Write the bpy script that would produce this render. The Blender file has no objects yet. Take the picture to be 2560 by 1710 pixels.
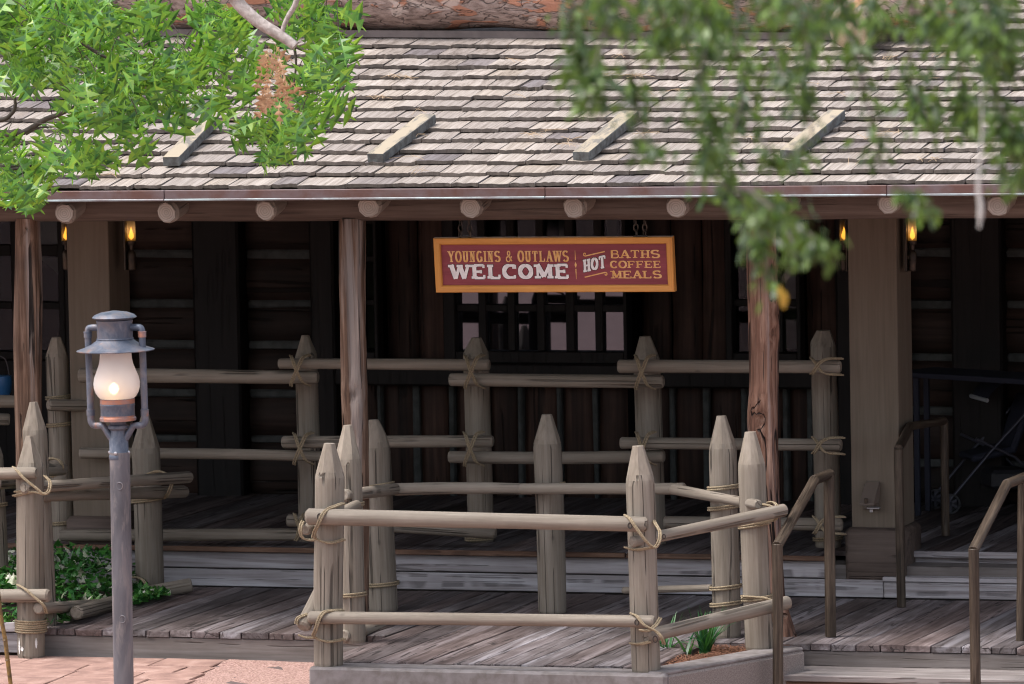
import bpy, bmesh, math, random
from math import sin, cos, tan, radians, pi, sqrt, atan2, hypot
from mathutils import Vector, Matrix, noise as mnoise

random.seed(11)
scn = bpy.context.scene
COL = scn.collection

# ------------------------------------------------------------------ camera
F, D = 17000.0, 52.0                      # focal length in photo pixels (2560 wide), distance to the eave line
PSI, PHI, RHO = radians(17), radians(4.8), radians(1.09)
_d = Vector((-sin(PSI)*cos(PHI), cos(PSI)*cos(PHI), -sin(PHI)))
_r = Vector((cos(PSI), sin(PSI), 0))
_u = _r.cross(_d)
_u2 = _u*cos(RHO) + _r*sin(RHO)
_r2 = _r*cos(RHO) - _u*sin(RHO)
CAM = -D*_d + Vector((0, 0, 2.23033))


def RAY(px, py):
    return _d + _r2*((px-1280)/F) - _u2*((py-855)/F)


def PY(px, py, y):                        # point of the vertical plane y = const seen at a photo pixel
    v = RAY(px, py)
    return CAM + v*((y-CAM.y)/v.y)


def PZ(px, py, z):                        # point of the level plane z = const seen at a photo pixel
    v = RAY(px, py)
    return CAM + v*((z-CAM.z)/v.z)


def PD(px, py, dist):                     # point at a distance from the camera
    return CAM + RAY(px, py)*dist


def MPP(p):                               # metres per photo pixel at a point
    return (Vector(p)-CAM).dot(_d)/F


def PIX(p):
    q = Vector(p)-CAM
    w = q.dot(_d)
    return 1280+F*q.dot(_r2)/w, 855-F*q.dot(_u2)/w


cam_data = bpy.data.cameras.new('camera')
cam_data.sensor_width = 36
cam_data.sensor_fit = 'HORIZONTAL'
cam_data.lens = F*36/2560
cam_data.clip_start = 1
cam_data.clip_end = 2000
cam_data.dof.use_dof = True
cam_data.dof.focus_distance = 51.5
cam_data.dof.aperture_fstop = 4.4
cam = bpy.data.objects.new('camera', cam_data)
M = Matrix((_r2, _u2, -_d)).transposed().to_4x4()
M.translation = CAM
cam.matrix_world = M
COL.objects.link(cam)
scn.camera = cam

# ------------------------------------------------------------------ sky, sun, exposure
SUN_EL, SUN_AZ = radians(64), radians(238)      # azimuth measured clockwise from +y
world = bpy.data.worlds.new('World')
scn.world = world
world.use_nodes = True
wn = world.node_tree
wn.nodes.clear()
sky = wn.nodes.new('ShaderNodeTexSky')
sky.sky_type = 'NISHITA'
sky.sun_disc = False
sky.sun_elevation = SUN_EL
sky.sun_rotation = SUN_AZ
sky.air_density = 1.0
sky.dust_density = 4.0
sky.ozone_density = 1.0
bg = wn.nodes.new('ShaderNodeBackground')
bg.inputs['Strength'].default_value = 0.15
wo = wn.nodes.new('ShaderNodeOutputWorld')
hs = wn.nodes.new('ShaderNodeHueSaturation')       # thin bright cloud: a paler sky than the clear one
hs.inputs['Saturation'].default_value = 0.5
wn.links.new(sky.outputs[0], hs.inputs['Color'])
wn.links.new(hs.outputs[0], bg.inputs[0])
wn.links.new(bg.outputs[0], wo.inputs[0])

sun_data = bpy.data.lights.new('sun', 'SUN')
sun_data.energy = 1.3
sun_data.angle = radians(20)
sun_data.color = (1.0, 0.955, 0.91)
sun = bpy.data.objects.new('sun', sun_data)
_sv = Vector((sin(SUN_AZ)*cos(SUN_EL), cos(SUN_AZ)*cos(SUN_EL), sin(SUN_EL)))
sun.rotation_euler = _sv.to_track_quat('Z', 'Y').to_euler()
sun.location = (-10, -20, 30)
COL.objects.link(sun)

scn.view_settings.view_transform = 'Standard'
scn.view_settings.look = 'None'
scn.view_settings.gamma = 1
scn.view_settings.exposure = 1.2
scn.view_settings.use_curve_mapping = False
scn.render.engine = 'CYCLES'
scn.cycles.use_denoising = True
scn.cycles.max_bounces = 8
scn.cycles.filter_width = 1.1


# ------------------------------------------------------------------ materials
class G:
    def __init__(s, name):
        s.m = bpy.data.materials.new(name)
        s.m.use_nodes = True
        s.nt = s.m.node_tree
        s.nt.nodes.clear()

    def N(s, t, ins=None, **props):
        n = s.nt.nodes.new(t)
        for k, v in props.items():
            setattr(n, k, v)
        for k, v in (ins or {}).items():
            if isinstance(v, bpy.types.NodeSocket):
                s.nt.links.new(v, n.inputs[k])
            else:
                n.inputs[k].default_value = v
        return n

    def rgb(s, c):
        return (c[0], c[1], c[2], 1)

    def ramp(s, fac, stops, interp='LINEAR'):
        n = s.N('ShaderNodeValToRGB', {0: fac})
        n.color_ramp.interpolation = interp
        el = n.color_ramp.elements
        while len(el) < len(stops):
            el.new(0.5)
        for e, (p, c) in zip(el, stops):
            e.position = p
            e.color = (c, c, c, 1) if isinstance(c, (int, float)) else s.rgb(c)
        return n.outputs[0]

    def mix(s, fac, a, b, mode='MIX'):
        n = s.N('ShaderNodeMix', data_type='RGBA', blend_type=mode)
        for i, v in ((0, fac), (6, a), (7, b)):
            if isinstance(v, bpy.types.NodeSocket):
                s.nt.links.new(v, n.inputs[i])
            else:
                n.inputs[i].default_value = v if i == 0 else s.rgb(v)
        return n.outputs[2]

    def math(s, op, a, b=0.0, clamp=False):
        n = s.N('ShaderNodeMath', {0: a, 1: b}, operation=op)
        n.use_clamp = clamp
        return n.outputs[0]

    def rnd(s):
        o = s.N('ShaderNodeObjectInfo').outputs['Random']
        return o

    def island(s):
        return s.N('ShaderNodeNewGeometry').outputs['Random Per Island']

    def coord(s, scale=(1, 1, 1), jitter=True):
        tc = s.N('ShaderNodeTexCoord').outputs['Object']
        if jitter:
            r = s.N('ShaderNodeCombineXYZ', {0: s.math('MULTIPLY', s.rnd(), 17.3), 1: s.math('MULTIPLY', s.rnd(), 9.1),
                                             2: s.math('MULTIPLY', s.rnd(), 31.7)}).outputs[0]
            tc = s.N('ShaderNodeVectorMath', {0: tc, 1: r}, operation='ADD').outputs[0]
        mp = s.N('ShaderNodeMapping', {0: tc, 3: scale})
        return mp.outputs[0]

    def noise(s, vec, scale=1.0, detail=4.0, rough=0.55, dist=0.0):
        return s.N('ShaderNodeTexNoise', {'Vector': vec, 'Scale': scale, 'Detail': detail, 'Roughness': rough,
                                          'Distortion': dist}).outputs[0]

    def out(s, col, rough=0.7, bump=None, strength=0.4, dist=0.01, **bs):
        ins = {'Base Color': col if isinstance(col, bpy.types.NodeSocket) else s.rgb(col), 'Roughness': rough}
        for k, v in bs.items():
            ins[k.replace('_', ' ')] = v
        b = s.N('ShaderNodeBsdfPrincipled', ins)
        if bump is not None:
            bn = s.N('ShaderNodeBump', {'Height': bump, 'Strength': strength, 'Distance': dist})
            s.nt.links.new(bn.outputs[0], b.inputs['Normal'])
        o = s.N('ShaderNodeOutputMaterial')
        s.nt.links.new(b.outputs[0], o.inputs[0])
        s.b = b
        return s.m


def wood(name, dark, mid, light, axis=2, fine=38.0, stretch=0.045, crack=0.5, crackcol=None, blotch=0.35, var=0.25,
         rough=0.72, bump=0.5, bdist=0.006, streak=None, cs=.55, spec=.3, alt=None, knots=0):
    g = G(name)
    sc = [1, 1, 1]
    sc[axis] = stretch
    v = g.coord(tuple(sc))
    n1 = g.noise(v, fine, 5, 0.6, 0.3)
    n2 = g.noise(v, fine*0.28, 3, 0.5, 0.6)
    n3 = g.noise(g.coord((1, 1, 1)), 3.2, 3, 0.5)
    f = g.math('ADD', g.math('MULTIPLY', n1, 0.55), g.math('MULTIPLY', n2, 0.45))
    c = g.ramp(f, [(0.36, dark), (0.5, mid), (0.66, light)])
    c = g.mix(g.math('MULTIPLY', g.ramp(n3, [(0.35, 0.0), (0.65, 1.0)]), blotch), c, dark)
    if streak:
        s4 = g.noise(v, fine*0.16, 4, 0.65, 0.9)
        c = g.mix(g.ramp(s4, [(streak[1], 0.0), (streak[2], streak[3])]), c, streak[0])
    r = g.rnd()
    c = g.mix(1.0, c, g.ramp(r, [(0.0, 1-var), (1.0, 1.0)]), 'MULTIPLY')
    if alt:
        c = g.mix(g.ramp(g.math('FRACT', g.math('MULTIPLY', r, 37.7)), [(0.3, 0.0), (0.9, 1.0)]), c, g.mix(1.0, c, alt, 'MULTIPLY'))
    if knots:
        vk = g.N('ShaderNodeTexVoronoi', {'Vector': g.coord((1, 1, .55)), 'Scale': 4.2}).outputs['Distance']
        c = g.mix(g.math('MULTIPLY', g.ramp(vk, [(.035, 1.0), (.075, 0.0)]), knots), c, tuple(x*.4 for x in dark))
    h = f
    if crack:
        sc[axis] = stretch*cs
        n5 = g.noise(g.coord(tuple(sc)), fine*0.3, 1.5, 0.4, 0.15)
        a = g.math('ABSOLUTE', g.math('SUBTRACT', n5, 0.5))
        k = g.ramp(a, [(0.0, 1.0), (0.009, .9), (0.02, 0.0)])
        gate = g.ramp(g.noise(g.coord((1, 1, 0.6)), 5.0, 1), [(0.44, 0.0), (0.54, 1.0)])
        k = g.math('MULTIPLY', k, gate)
        c = g.mix(g.math('MULTIPLY', k, crack), c, crackcol or tuple(x*0.25 for x in dark))
        h = g.math('SUBTRACT', f, g.math('MULTIPLY', k, 2.0))
    return g.out(c, rough, h, bump, bdist, Specular_IOR_Level=spec)


M_POST = wood('taupe_painted_log', (.165, .137, .107), (.25, .212, .172), (.32, .278, .232), crack=0.8, blotch=0.35, var=0.18, cs=.22, bump=.9, knots=.5)
M_TIP = wood('hewn_post_tip', (.20, .167, .131), (.262, .221, .178), (.325, .28, .232), crack=0.0, blotch=0.25, var=0.12, bump=.6, knots=.4)
M_RAIL = wood('taupe_painted_rail', (.185, .153, .12), (.26, .22, .179), (.33, .286, .239), crack=0.65, blotch=0.35, var=0.16, cs=.3, bump=.9, knots=.5)
M_TIMBER = wood('taupe_timber', (.135, .107, .08), (.158, .126, .096), (.18, .146, .113), crack=0.0, blotch=0.2, var=0.08, bump=0.25)
M_PLINTH = wood('plinth_brown', (.07, .05, .042), (.11, .08, .066), (.15, .112, .092), axis=0, crack=0.5, blotch=0.4, var=0.1, bump=0.8)
M_BEAM = wood('brown_beam', (.070, .050, .041), (.108, .081, .067), (.15, .118, .10), crack=0.4, blotch=0.3, var=0.1)
M_RAFTER = wood('rafter_log', (.17, .142, .12), (.235, .20, .172), (.30, .262, .23), crack=0.6, blotch=0.25, var=0.2)
M_CEDAR = wood('bare_cedar_post', (.028, .015, .011), (.13, .074, .048), (.32, .215, .16), fine=30, stretch=.045, crack=1.0, blotch=0.4, var=0.1,
               bump=1.0, bdist=0.03, streak=((.30, .265, .25), .54, .67, .65))
M_DECK = wood('weathered_deck', (.085, .067, .066), (.18, .154, .157), (.32, .292, .305), axis=1, fine=34, stretch=0.05, crack=0.8,
              blotch=0.55, var=0.45, streak=((.40, .375, .405), .53, .68, .7), alt=(.92, .80, .74))
M_DECKX = wood('weathered_board', (.23, .195, .195), (.42, .385, .395), (.57, .54, .56), axis=0, fine=36, stretch=0.04, crack=0.6,
               blotch=0.35, var=0.3, streak=((.66, .635, .67), .5, .66, .85))
M_FASCIA = wood('brown_grey_fascia', (.125, .105, .095), (.19, .165, .155), (.26, .232, .222), axis=0, fine=34, stretch=0.05, crack=0.5,
                blotch=0.45, var=0.15)
M_NOSE = wood('reddish_nosing', (.09, .045, .03), (.20, .11, .07), (.32, .20, .145), axis=0, fine=34, stretch=0.05, crack=0.5,
              blotch=0.5, var=0.35)
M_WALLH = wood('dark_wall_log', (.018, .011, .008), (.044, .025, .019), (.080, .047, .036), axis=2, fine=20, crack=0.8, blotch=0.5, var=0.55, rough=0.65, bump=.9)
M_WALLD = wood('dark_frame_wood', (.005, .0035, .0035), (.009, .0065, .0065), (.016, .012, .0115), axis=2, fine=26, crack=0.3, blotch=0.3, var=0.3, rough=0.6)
M_HAND = wood('brown_handrail', (.028, .019, .013), (.068, .049, .035), (.145, .11, .08), fine=55, stretch=0.07, crack=0.5, blotch=0.4, var=0.1,
              rough=0.5)
M_SIGNF = wood('golden_oak', (.46, .19, .045), (.60, .26, .06), (.68, .33, .09), axis=2, fine=40, crack=0.0, blotch=0.25, var=0.08, rough=0.45, bump=0.15)
M_SIGNP = wood('maroon_board', (.18, .034, .043), (.225, .042, .054), (.265, .056, .07), axis=0, fine=40, crack=0.0, blotch=0.25, var=0.0, rough=0.55, bump=0.12)


def shingle_mat():
    g = G('cedar_shingle')
    v = g.coord((1, 0.05, 1))
    n1 = g.noise(v, 70, 5, 0.6, 0.2)
    n2 = g.noise(v, 16, 3, 0.5, 0.4)
    f = g.math('ADD', g.math('MULTIPLY', n1, 0.5), g.math('MULTIPLY', n2, 0.5))
    c = g.ramp(f, [(0.36, (.13, .105, .088)), (0.46, (.248, .212, .185)), (0.60, (.375, .334, .303))])
    r = g.math('FRACT', g.math('ADD', g.rnd(), g.math('MULTIPLY', g.island(), 7.77)))
    tint = g.ramp(r, [(0.0, (.42, .41, .47)), (0.08, (.50, .49, .54)), (0.095, (.68, .66, .67)), (0.4, (.84, .83, .83)), (0.7, (.95, .935, .92)), (0.88, (1.0, .99, .98)),
                      (0.96, (.93, .90, .85)), (1.0, (.80, .76, .70))])
    c = g.mix(1.0, c, tint, 'MULTIPLY')
    wp = g.N('ShaderNodeNewGeometry').outputs['Position']
    st = g.noise(g.N('ShaderNodeMapping', {0: wp, 3: (1.6, .5, .5)}).outputs[0], 1.1, 4, 0.6, 0.5)
    c = g.mix(g.ramp(st, [(0.62, 0.0), (0.80, 0.4)]), c, (.27, .2, .115))
    return g.out(c, 0.85, f, 0.55, 0.006)


M_SHINGLE = shingle_mat()
M_SHEND = wood('shaded_shingle_end', (.14, .118, .104), (.205, .176, .157), (.27, .237, .215), axis=1, crack=0.0, blotch=.4, var=.35, rough=.9)  # end grain, darkened further to stand in for shade on the butts


def bark_mat():
    g = G('pine_bark')
    v = g.coord((1, 1, .42))
    n = g.noise(v, 20, 6, 0.68, 0.5)
    p = g.noise(v, 5.2, 3, 0.55, 0.9)
    p2 = g.noise(g.N('ShaderNodeMapping', {0: v, 1: (3, 7, 1)}).outputs[0], 6.5, 3, .5, .7)
    c = g.ramp(n, [(.34, (.12, .08, .07)), (.46, (.27, .195, .17)), (.62, (.40, .30, .27))])
    c = g.mix(g.ramp(p, [(.545, 0.0), (.575, .9)]), c, (.45, .20, .125))
    c = g.mix(g.ramp(p2, [(.60, 0.0), (.63, .85)]), c, (.54, .43, .385))
    a = g.math('ABSOLUTE', g.math('SUBTRACT', g.noise(v, 9, 3, .5, .8), .5))
    k = g.ramp(a, [(0.0, 1.0), (0.02, 0.0)])
    c = g.mix(g.math('MULTIPLY', k, .75), c, (.06, .04, .035))
    h = g.math('ADD', g.math('ADD', g.math('MULTIPLY', n, .5), g.ramp(p, [(.53, 0.0), (.58, .5)])), g.math('MULTIPLY', k, -.6))
    return g.out(c, 0.85, h, 0.9, 0.03)


M_BARK = bark_mat()


def simple(name, col, rough=0.6, nscale=0, amt=0.3, col2=None, bump=0.0, **bs):
    g = G(name)
    c = col
    h = None
    if nscale:
        n = g.noise(g.coord(), nscale, 5, 0.6, 0.3)
        c = g.mix(g.ramp(n, [(0.4, 0.0), (0.62, 1.0)]), col, col2 or tuple(x*(1-amt) for x in col))
        h = n if bump else None
    return g.out(c, rough, h, bump, 0.01, **bs)




def endgrain():
    g = G('end_grain')
    tc = g.coord((1, 1, 0), False)
    w = g.N('ShaderNodeTexWave', {'Vector': tc, 'Scale': 18.0, 'Distortion': 2.5, 'Detail': 2.0}, wave_type='RINGS', rings_direction='Z').outputs[1]
    n = g.noise(g.coord(), 8, 4)
    c = g.ramp(w, [(.2, (.27, .235, .205)), (.6, (.345, .305, .27))])
    c = g.mix(g.ramp(n, [(.45, 0.0), (.7, .5)]), c, (.19, .16, .138))
    return g.out(c, .85, w, .3, .004)


M_ENDG = endgrain()
M_CUT = simple('cut_log_end', (.50, .36, .26), .8, 14, .3, (.60, .47, .38), .3)
M_COPPER = simple('weathered_copper', (.10, .047, .038), .6, 4, .3, (.13, .095, .10), .05, Metallic=.15)
M_COPPERLIP = simple('copper_lip', (.17, .15, .16), .45, 4, .3, (.27, .33, .35), .05, Metallic=.3)
M_FLASH = simple('grey_flashing', (.15, .118, .11), .65, 6, .3)
M_DARKMETAL = simple('dark_bronze', (.035, .028, .024), .45, 10, .3, (.075, .055, .04), Metallic=.6)
M_ROPE = simple('manila_rope', (.37, .295, .195), .9, 160, .4, (.19, .14, .085), .8)
M_CHINK = simple('chinking', (.085, .092, .09), .9, 8, .4, bump=.4)
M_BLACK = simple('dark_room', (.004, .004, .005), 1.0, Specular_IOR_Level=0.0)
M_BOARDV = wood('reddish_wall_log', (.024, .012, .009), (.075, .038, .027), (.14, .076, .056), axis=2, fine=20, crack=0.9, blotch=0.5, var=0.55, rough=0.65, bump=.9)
M_FLAKE = simple('flaked_white', (.75, .74, .72), .8, 30, .3)
M_CONC = simple('aggregate_concrete', (.19, .157, .14), .9, 90, .3, (.28, .24, .222), .5)
M_CURB = simple('curb_top', (.215, .192, .19), .85, 9, .25, (.15, .13, .122), .5)
M_SOIL = simple('soil', (.05, .03, .02), .95, 20, .4)
M_STRAW = simple('pine_straw_red', (.22, .095, .05), .9, 40, .4, (.12, .05, .03))
M_DRYSTRAW = simple('pine_straw_dry', (.42, .30, .19), .9)
M_WHITEPAINT = simple('white_letter', (.78, .74, .73), .6, 25, .1, (.66, .62, .62))
M_GOLD = simple('gold_letter', (.72, .42, .17), .5, 30, .2, (.62, .30, .08))
M_INK = simple('dark_outline', (.03, .008, .012), .6)
M_NAVY = simple('navy_fabric', (.016, .018, .034), .8)
M_TYRE = simple('black_rubber', (.025, .025, .03), .5)
M_FRAMETUBE = simple('dark_tube', (.07, .07, .09), .35, Metallic=.5)
M_GREYFAB = simple('grey_piping', (.42, .43, .46), .7)
M_BLUE = simple('blue_plastic', (.02, .10, .25), .4)
M_PEG = simple('dark_peg_ring', (.045, .035, .03), .8)
M_BOX = simple('brown_plastic', (.12, .092, .075), .5)
M_STEEL = simple('zinc', (.45, .44, .46), .4, Metallic=.8)
M_CURTAIN = simple('pale_curtain', (.22, .25, .21), .9, 6, .2)
M_CANE = simple('bamboo_cane', (.23, .13, .03), .5, 12, .6, (.07, .04, .012))
M_TWIG = simple('twig_bark', (.27, .23, .21), .85, 25, .3, (.42, .37, .345), .3)
M_TWIGD = simple('twig_dark', (.075, .06, .05), .85, 25, .3)
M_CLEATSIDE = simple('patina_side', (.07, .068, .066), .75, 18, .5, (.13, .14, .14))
M_LAMPM = None


def patina():
    g = G('oxidised_copper')
    v = g.coord((1, 1, .55))
    n = g.noise(v, 7, 5, .65, .6)
    n2 = g.noise(v, 18, 4, .6, .3)
    c = g.ramp(n, [(.34, (.05, .066, .098)), (.50, (.088, .102, .138)), (.60, (.14, .13, .145)), (.70, (.25, .125, .09))])
    c = g.mix(g.ramp(n2, [(.52, 0.0), (.74, .45)]), c, (.24, .245, .28))
    return g.out(c, .5, n2, .15, .004, Metallic=.25)


def polev():
    g = G('weathered_pole')
    v = g.coord((1, 1, .22))
    n = g.noise(v, 16, 5, .65, .5)
    n2 = g.noise(v, 5, 4, .6, .3)
    c = g.ramp(n2, [(.36, (.06, .058, .068)), (.52, (.105, .099, .112)), (.66, (.165, .15, .155))])
    c = g.mix(g.ramp(n, [(.52, 0.0), (.74, .6)]), c, (.27, .225, .21))
    return g.out(c, .55, n, .2, .004)


M_LAMPM = patina()
M_POLE = polev()


def copperband():
    return simple('bright_copper', (.42, .19, .125), .45, 9, .3, (.25, .19, .20), Metallic=.4)


M_BAND = copperband()


def glass_mat(name, gloss, dark):
    g = G(name)
    a = g.N('ShaderNodeBsdfGlossy', {'Color': (.78, .82, .98, 1), 'Roughness': .02})
    if dark:
        b = g.N('ShaderNodeBsdfDiffuse', {'Color': (.006, .006, .008, 1)})
    else:
        b = g.N('ShaderNodeBsdfTransparent', {'Color': (.8, .82, .8, 1)})
    mx = g.N('ShaderNodeMixShader', {0: gloss, 1: b.outputs[0], 2: a.outputs[0]})
    o = g.N('ShaderNodeOutputMaterial', {0: mx.outputs[0]})
    return g.m


M_PANE = glass_mat('window_glass', .125, True)
M_PANECLEAR = glass_mat('clear_glass', .012, False)


def frosted():
    g = G('frosted_globe')
    d = g.N('ShaderNodeBsdfDiffuse', {'Color': (.84, .83, .86, 1)})
    t = g.N('ShaderNodeBsdfTranslucent', {'Color': (.80, .79, .81, 1)})
    tr = g.N('ShaderNodeBsdfTransparent', {'Color': (.95, .92, .9, 1)})
    m1 = g.N('ShaderNodeMixShader', {0: .45, 1: d.outputs[0], 2: t.outputs[0]})
    m2 = g.N('ShaderNodeMixShader', {0: .22, 1: m1.outputs[0], 2: tr.outputs[0]})
    g.N('ShaderNodeOutputMaterial', {0: m2.outputs[0]})
    return g.m


M_GLOBE = frosted()


def emit(name, col, s):
    g = G(name)
    e = g.N('ShaderNodeEmission', {'Color': (*col, 1), 'Strength': s})
    g.N('ShaderNodeOutputMaterial', {0: e.outputs[0]})
    return g.m


M_FLAME = emit('flame', (1.0, .64, .28), 4.5)
M_SFLAME = emit('sconce_flame', (1.0, .42, .05), 1.1)


def tubeglass():
    g = G('sconce_glass')
    d = g.N('ShaderNodeBsdfTranslucent', {'Color': (.6, .55, .5, 1)})
    tr = g.N('ShaderNodeBsdfTransparent', {'Color': (1, .93, .85, 1)})
    m2 = g.N('ShaderNodeMixShader', {0: .62, 1: d.outputs[0], 2: tr.outputs[0]})
    g.N('ShaderNodeOutputMaterial', {0: m2.outputs[0]})
    return g.m


M_TUBE = tubeglass()


def leaf_mat(name, cols, trans=.35, tcol=(.30, .42, .05), rough=.5):
    g = G(name)
    r = g.math('FRACT', g.math('ADD', g.rnd(), g.math('MULTIPLY', g.island(), 5.37)))
    n = len(cols)
    c = g.ramp(r, [((i+.5)/n, x) for i, x in enumerate(cols)])
    b = g.N('ShaderNodeBsdfPrincipled', {'Base Color': c, 'Roughness': rough})
    t = g.N('ShaderNodeBsdfTranslucent', {'Color': g.mix(.5, c, tcol)})
    m = g.N('ShaderNodeMixShader', {0: trans, 1: b.outputs[0], 2: t.outputs[0]})
    g.N('ShaderNodeOutputMaterial', {0: m.outputs[0]})
    return g.m


M_OAK = leaf_mat('oak_leaf', [(.025, .085, .03), (.06, .19, .04), (.13, .32, .04), (.23, .45, .045), (.04, .13, .04), (.33, .50, .05), (.08, .24, .045), (.17, .37, .06)], .42, (.34, .62, .05), .36)
M_DEAD = leaf_mat('dead_leaf', [(.46, .28, .15), (.60, .41, .26), (.34, .19, .10), (.54, .34, .19)], .25, (.6, .35, .2), .7)
M_LIVE = leaf_mat('live_oak_leaf', [(.014, .034, .011), (.028, .064, .014), (.06, .12, .02), (.12, .21, .03), (.026, .06, .025)], .34, (.22, .34, .05), .42)
M_YELLOW = leaf_mat('yellow_leaf', [(.45, .30, .05), (.5, .33, .06)], .3, (.6, .4, .05))
M_IVY = leaf_mat('ivy_leaf', [(.02, .10, .02), (.04, .16, .03), (.065, .23, .035), (.03, .13, .035), (.11, .29, .05)], .2, (.1, .25, .03), .35)
M_IVYW = leaf_mat('ivy_variegated', [(.68, .68, .54), (.50, .58, .36), (.75, .72, .62)], .2, (.5, .55, .3), .45)
M_GRASS = leaf_mat('lily_turf', [(.012, .07, .02), (.02, .10, .03), (.035, .14, .03)], .2, (.1, .3, .03), .35)
M_MOSS = simple('pale_dry_strand', (.42, .40, .38), .9)


def paver_mat(slab):
    g = G('pink_paving' if slab else 'pink_ground')
    if slab:
        v = g.coord((1, 1, 1))
    else:
        v = g.N('ShaderNodeNewGeometry').outputs['Position']
    n = g.noise(v, 4, 5, .65, .5)
    n2 = g.noise(v, 60, 4, .6)
    c = g.ramp(n, [(.36, (.24, .142, .118)), (.52, (.345, .208, .17)), (.68, (.44, .29, .245))])
    c = g.mix(g.ramp(n2, [(.5, 0.0), (.75, .35)]), c, (.26, .15, .12))
    h = g.math('ADD', n, g.math('MULTIPLY', n2, .5))
    if not slab:
        br = g.N('ShaderNodeTexBrick', {'Vector': v, 'Color1': (1, 1, 1, 1), 'Color2': (.85, .85, .85, 1), 'Mortar': (.3, .28, .28, 1), 'Scale': 1.0,
                                        'Mortar Size': .012, 'Brick Width': .85, 'Row Height': .5})
        c = g.mix(.8, c, br.outputs[0], 'MULTIPLY')
    return g.out(c, .85, h, .35, .012)


M_SLAB = paver_mat(True)
M_GROUND = paver_mat(False)


def gravel():
    g = G('pink_gravel')
    v = g.N('ShaderNodeNewGeometry').outputs['Position']
    n2 = g.noise(v, 55, 3, .7)
    c = g.ramp(n2, [(.38, (.24, .14, .12)), (.5, (.42, .25, .21)), (.62, (.56, .38, .33))])
    return g.out(c, .95, n2, 1.0, .02)


M_GRAVEL = gravel()
M_JOINT = simple('grout', (.12, .085, .08), .95)

# ------------------------------------------------------------------ object helpers
WM = {}


def link(name, data, Mw, parent=None):
    o = bpy.data.objects.new(name, data)
    COL.objects.link(o)
    WM[o] = Mw.copy()
    if parent is not None:
        o.parent = parent
        o.matrix_basis = WM[parent].inverted() @ Mw
    else:
        o.matrix_basis = Mw
    return o


def tag(o, label=None, cat=None, group=None, kind=None):
    if label:
        o['label'] = label
    if cat:
        o['category'] = cat
    if group:
        o['group'] = group
    if kind:
        o['kind'] = kind
    return o


def thing(name, label, cat, loc, group=None):
    o = link(name, None, Matrix.Translation(Vector(loc)))
    o.empty_display_size = .1
    return tag(o, label, cat, group)


def mesh(name, vs, fs, mat, sharp=35, flat=False):
    me = bpy.data.meshes.new(name)
    me.from_pydata([tuple(v) for v in vs], [], fs)
    if isinstance(mat, (list, tuple)):
        for m_ in mat:
            me.materials.append(m_)
    else:
        me.materials.append(mat)
    if not flat:
        me.polygons.foreach_set('use_smooth', [True]*len(me.polygons))
        me.set_sharp_from_angle(angle=radians(sharp))
    me.update()
    return me


def frameM(o, z, xh=(0, 0, 1)):
    z = Vector(z).normalized()
    xh = Vector(xh)
    if abs(z.dot(xh.normalized())) > .95:
        xh = Vector((1, 0, 0))
    y = z.cross(xh).normalized()
    x = y.cross(z).normalized()
    m = Matrix((x, y, z)).transposed().to_4x4()
    m.translation = Vector(o)
    return m


class MB:
    """collects local geometry"""
    def __init__(s):
        s.v, s.f, s.mi = [], [], []

    def add(s, vs, fs, mi=0, M=None):
        k = len(s.v)
        s.v += [(M @ Vector(v)) if M is not None else Vector(v) for v in vs]
        s.f += [tuple(i+k for i in f) for f in fs]
        s.mi += [mi]*len(fs)

    def box(s, c, d, mi=0, ch=0.0, M=None):
        vs, fs = box_vf(d, ch)
        vs = [Vector(v)+Vector(c) for v in vs]
        s.add(vs, fs, mi, M)

    def build(s, name, mat, Mw=None, parent=None, sharp=35, flat=False):
        me = mesh(name, s.v, s.f, mat, sharp, flat)
        if isinstance(mat, (list, tuple)):
            me.polygons.foreach_set('material_index', s.mi)
        return link(name, me, Mw if Mw is not None else (Matrix.Translation(WM[parent].translation) if 0 else Matrix.Identity(4)), parent)


def box_vf(d, ch=0.0):
    x, y, z = d[0]/2, d[1]/2, d[2]/2
    if ch <= 0:
        vs = [(-x, -y, -z), (x, -y, -z), (x, y, -z), (-x, y, -z), (-x, -y, z), (x, -y, z), (x, y, z), (-x, y, z)]
        fs = [(0, 3, 2, 1), (4, 5, 6, 7), (0, 1, 5, 4), (1, 2, 6, 5), (2, 3, 7, 6), (3, 0, 4, 7)]
        return vs, fs
    bm = bmesh.new()
    bmesh.ops.create_cube(bm, size=1)
    for v in bm.verts:
        v.co = Vector((v.co.x*d[0], v.co.y*d[1], v.co.z*d[2]))
    bmesh.ops.bevel(bm, geom=bm.edges[:], offset=ch, segments=1, affect='EDGES')
    bm.verts.index_update()
    vs = [v.co.copy() for v in bm.verts]
    fs = [tuple(v.index for v in f.verts) for f in bm.faces]
    bm.free()
    return vs, fs


def box(name, c, d, mat, parent=None, rot=None, ch=0.006, grain=None, jit=0.0):
    """box centred at c; local axes = world axes (or rot)"""
    vs, fs = box_vf(d, ch)
    if jit:
        vs = [Vector(v)+Vector((random.uniform(-jit, jit), random.uniform(-jit, jit), random.uniform(-jit, jit))) for v in vs]
    Mw = Matrix.Translation(Vector(c))
    if rot is not None:
        Mw = Mw @ rot
    return link(name, mesh(name, vs, fs, mat, 30), Mw, parent)


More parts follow.
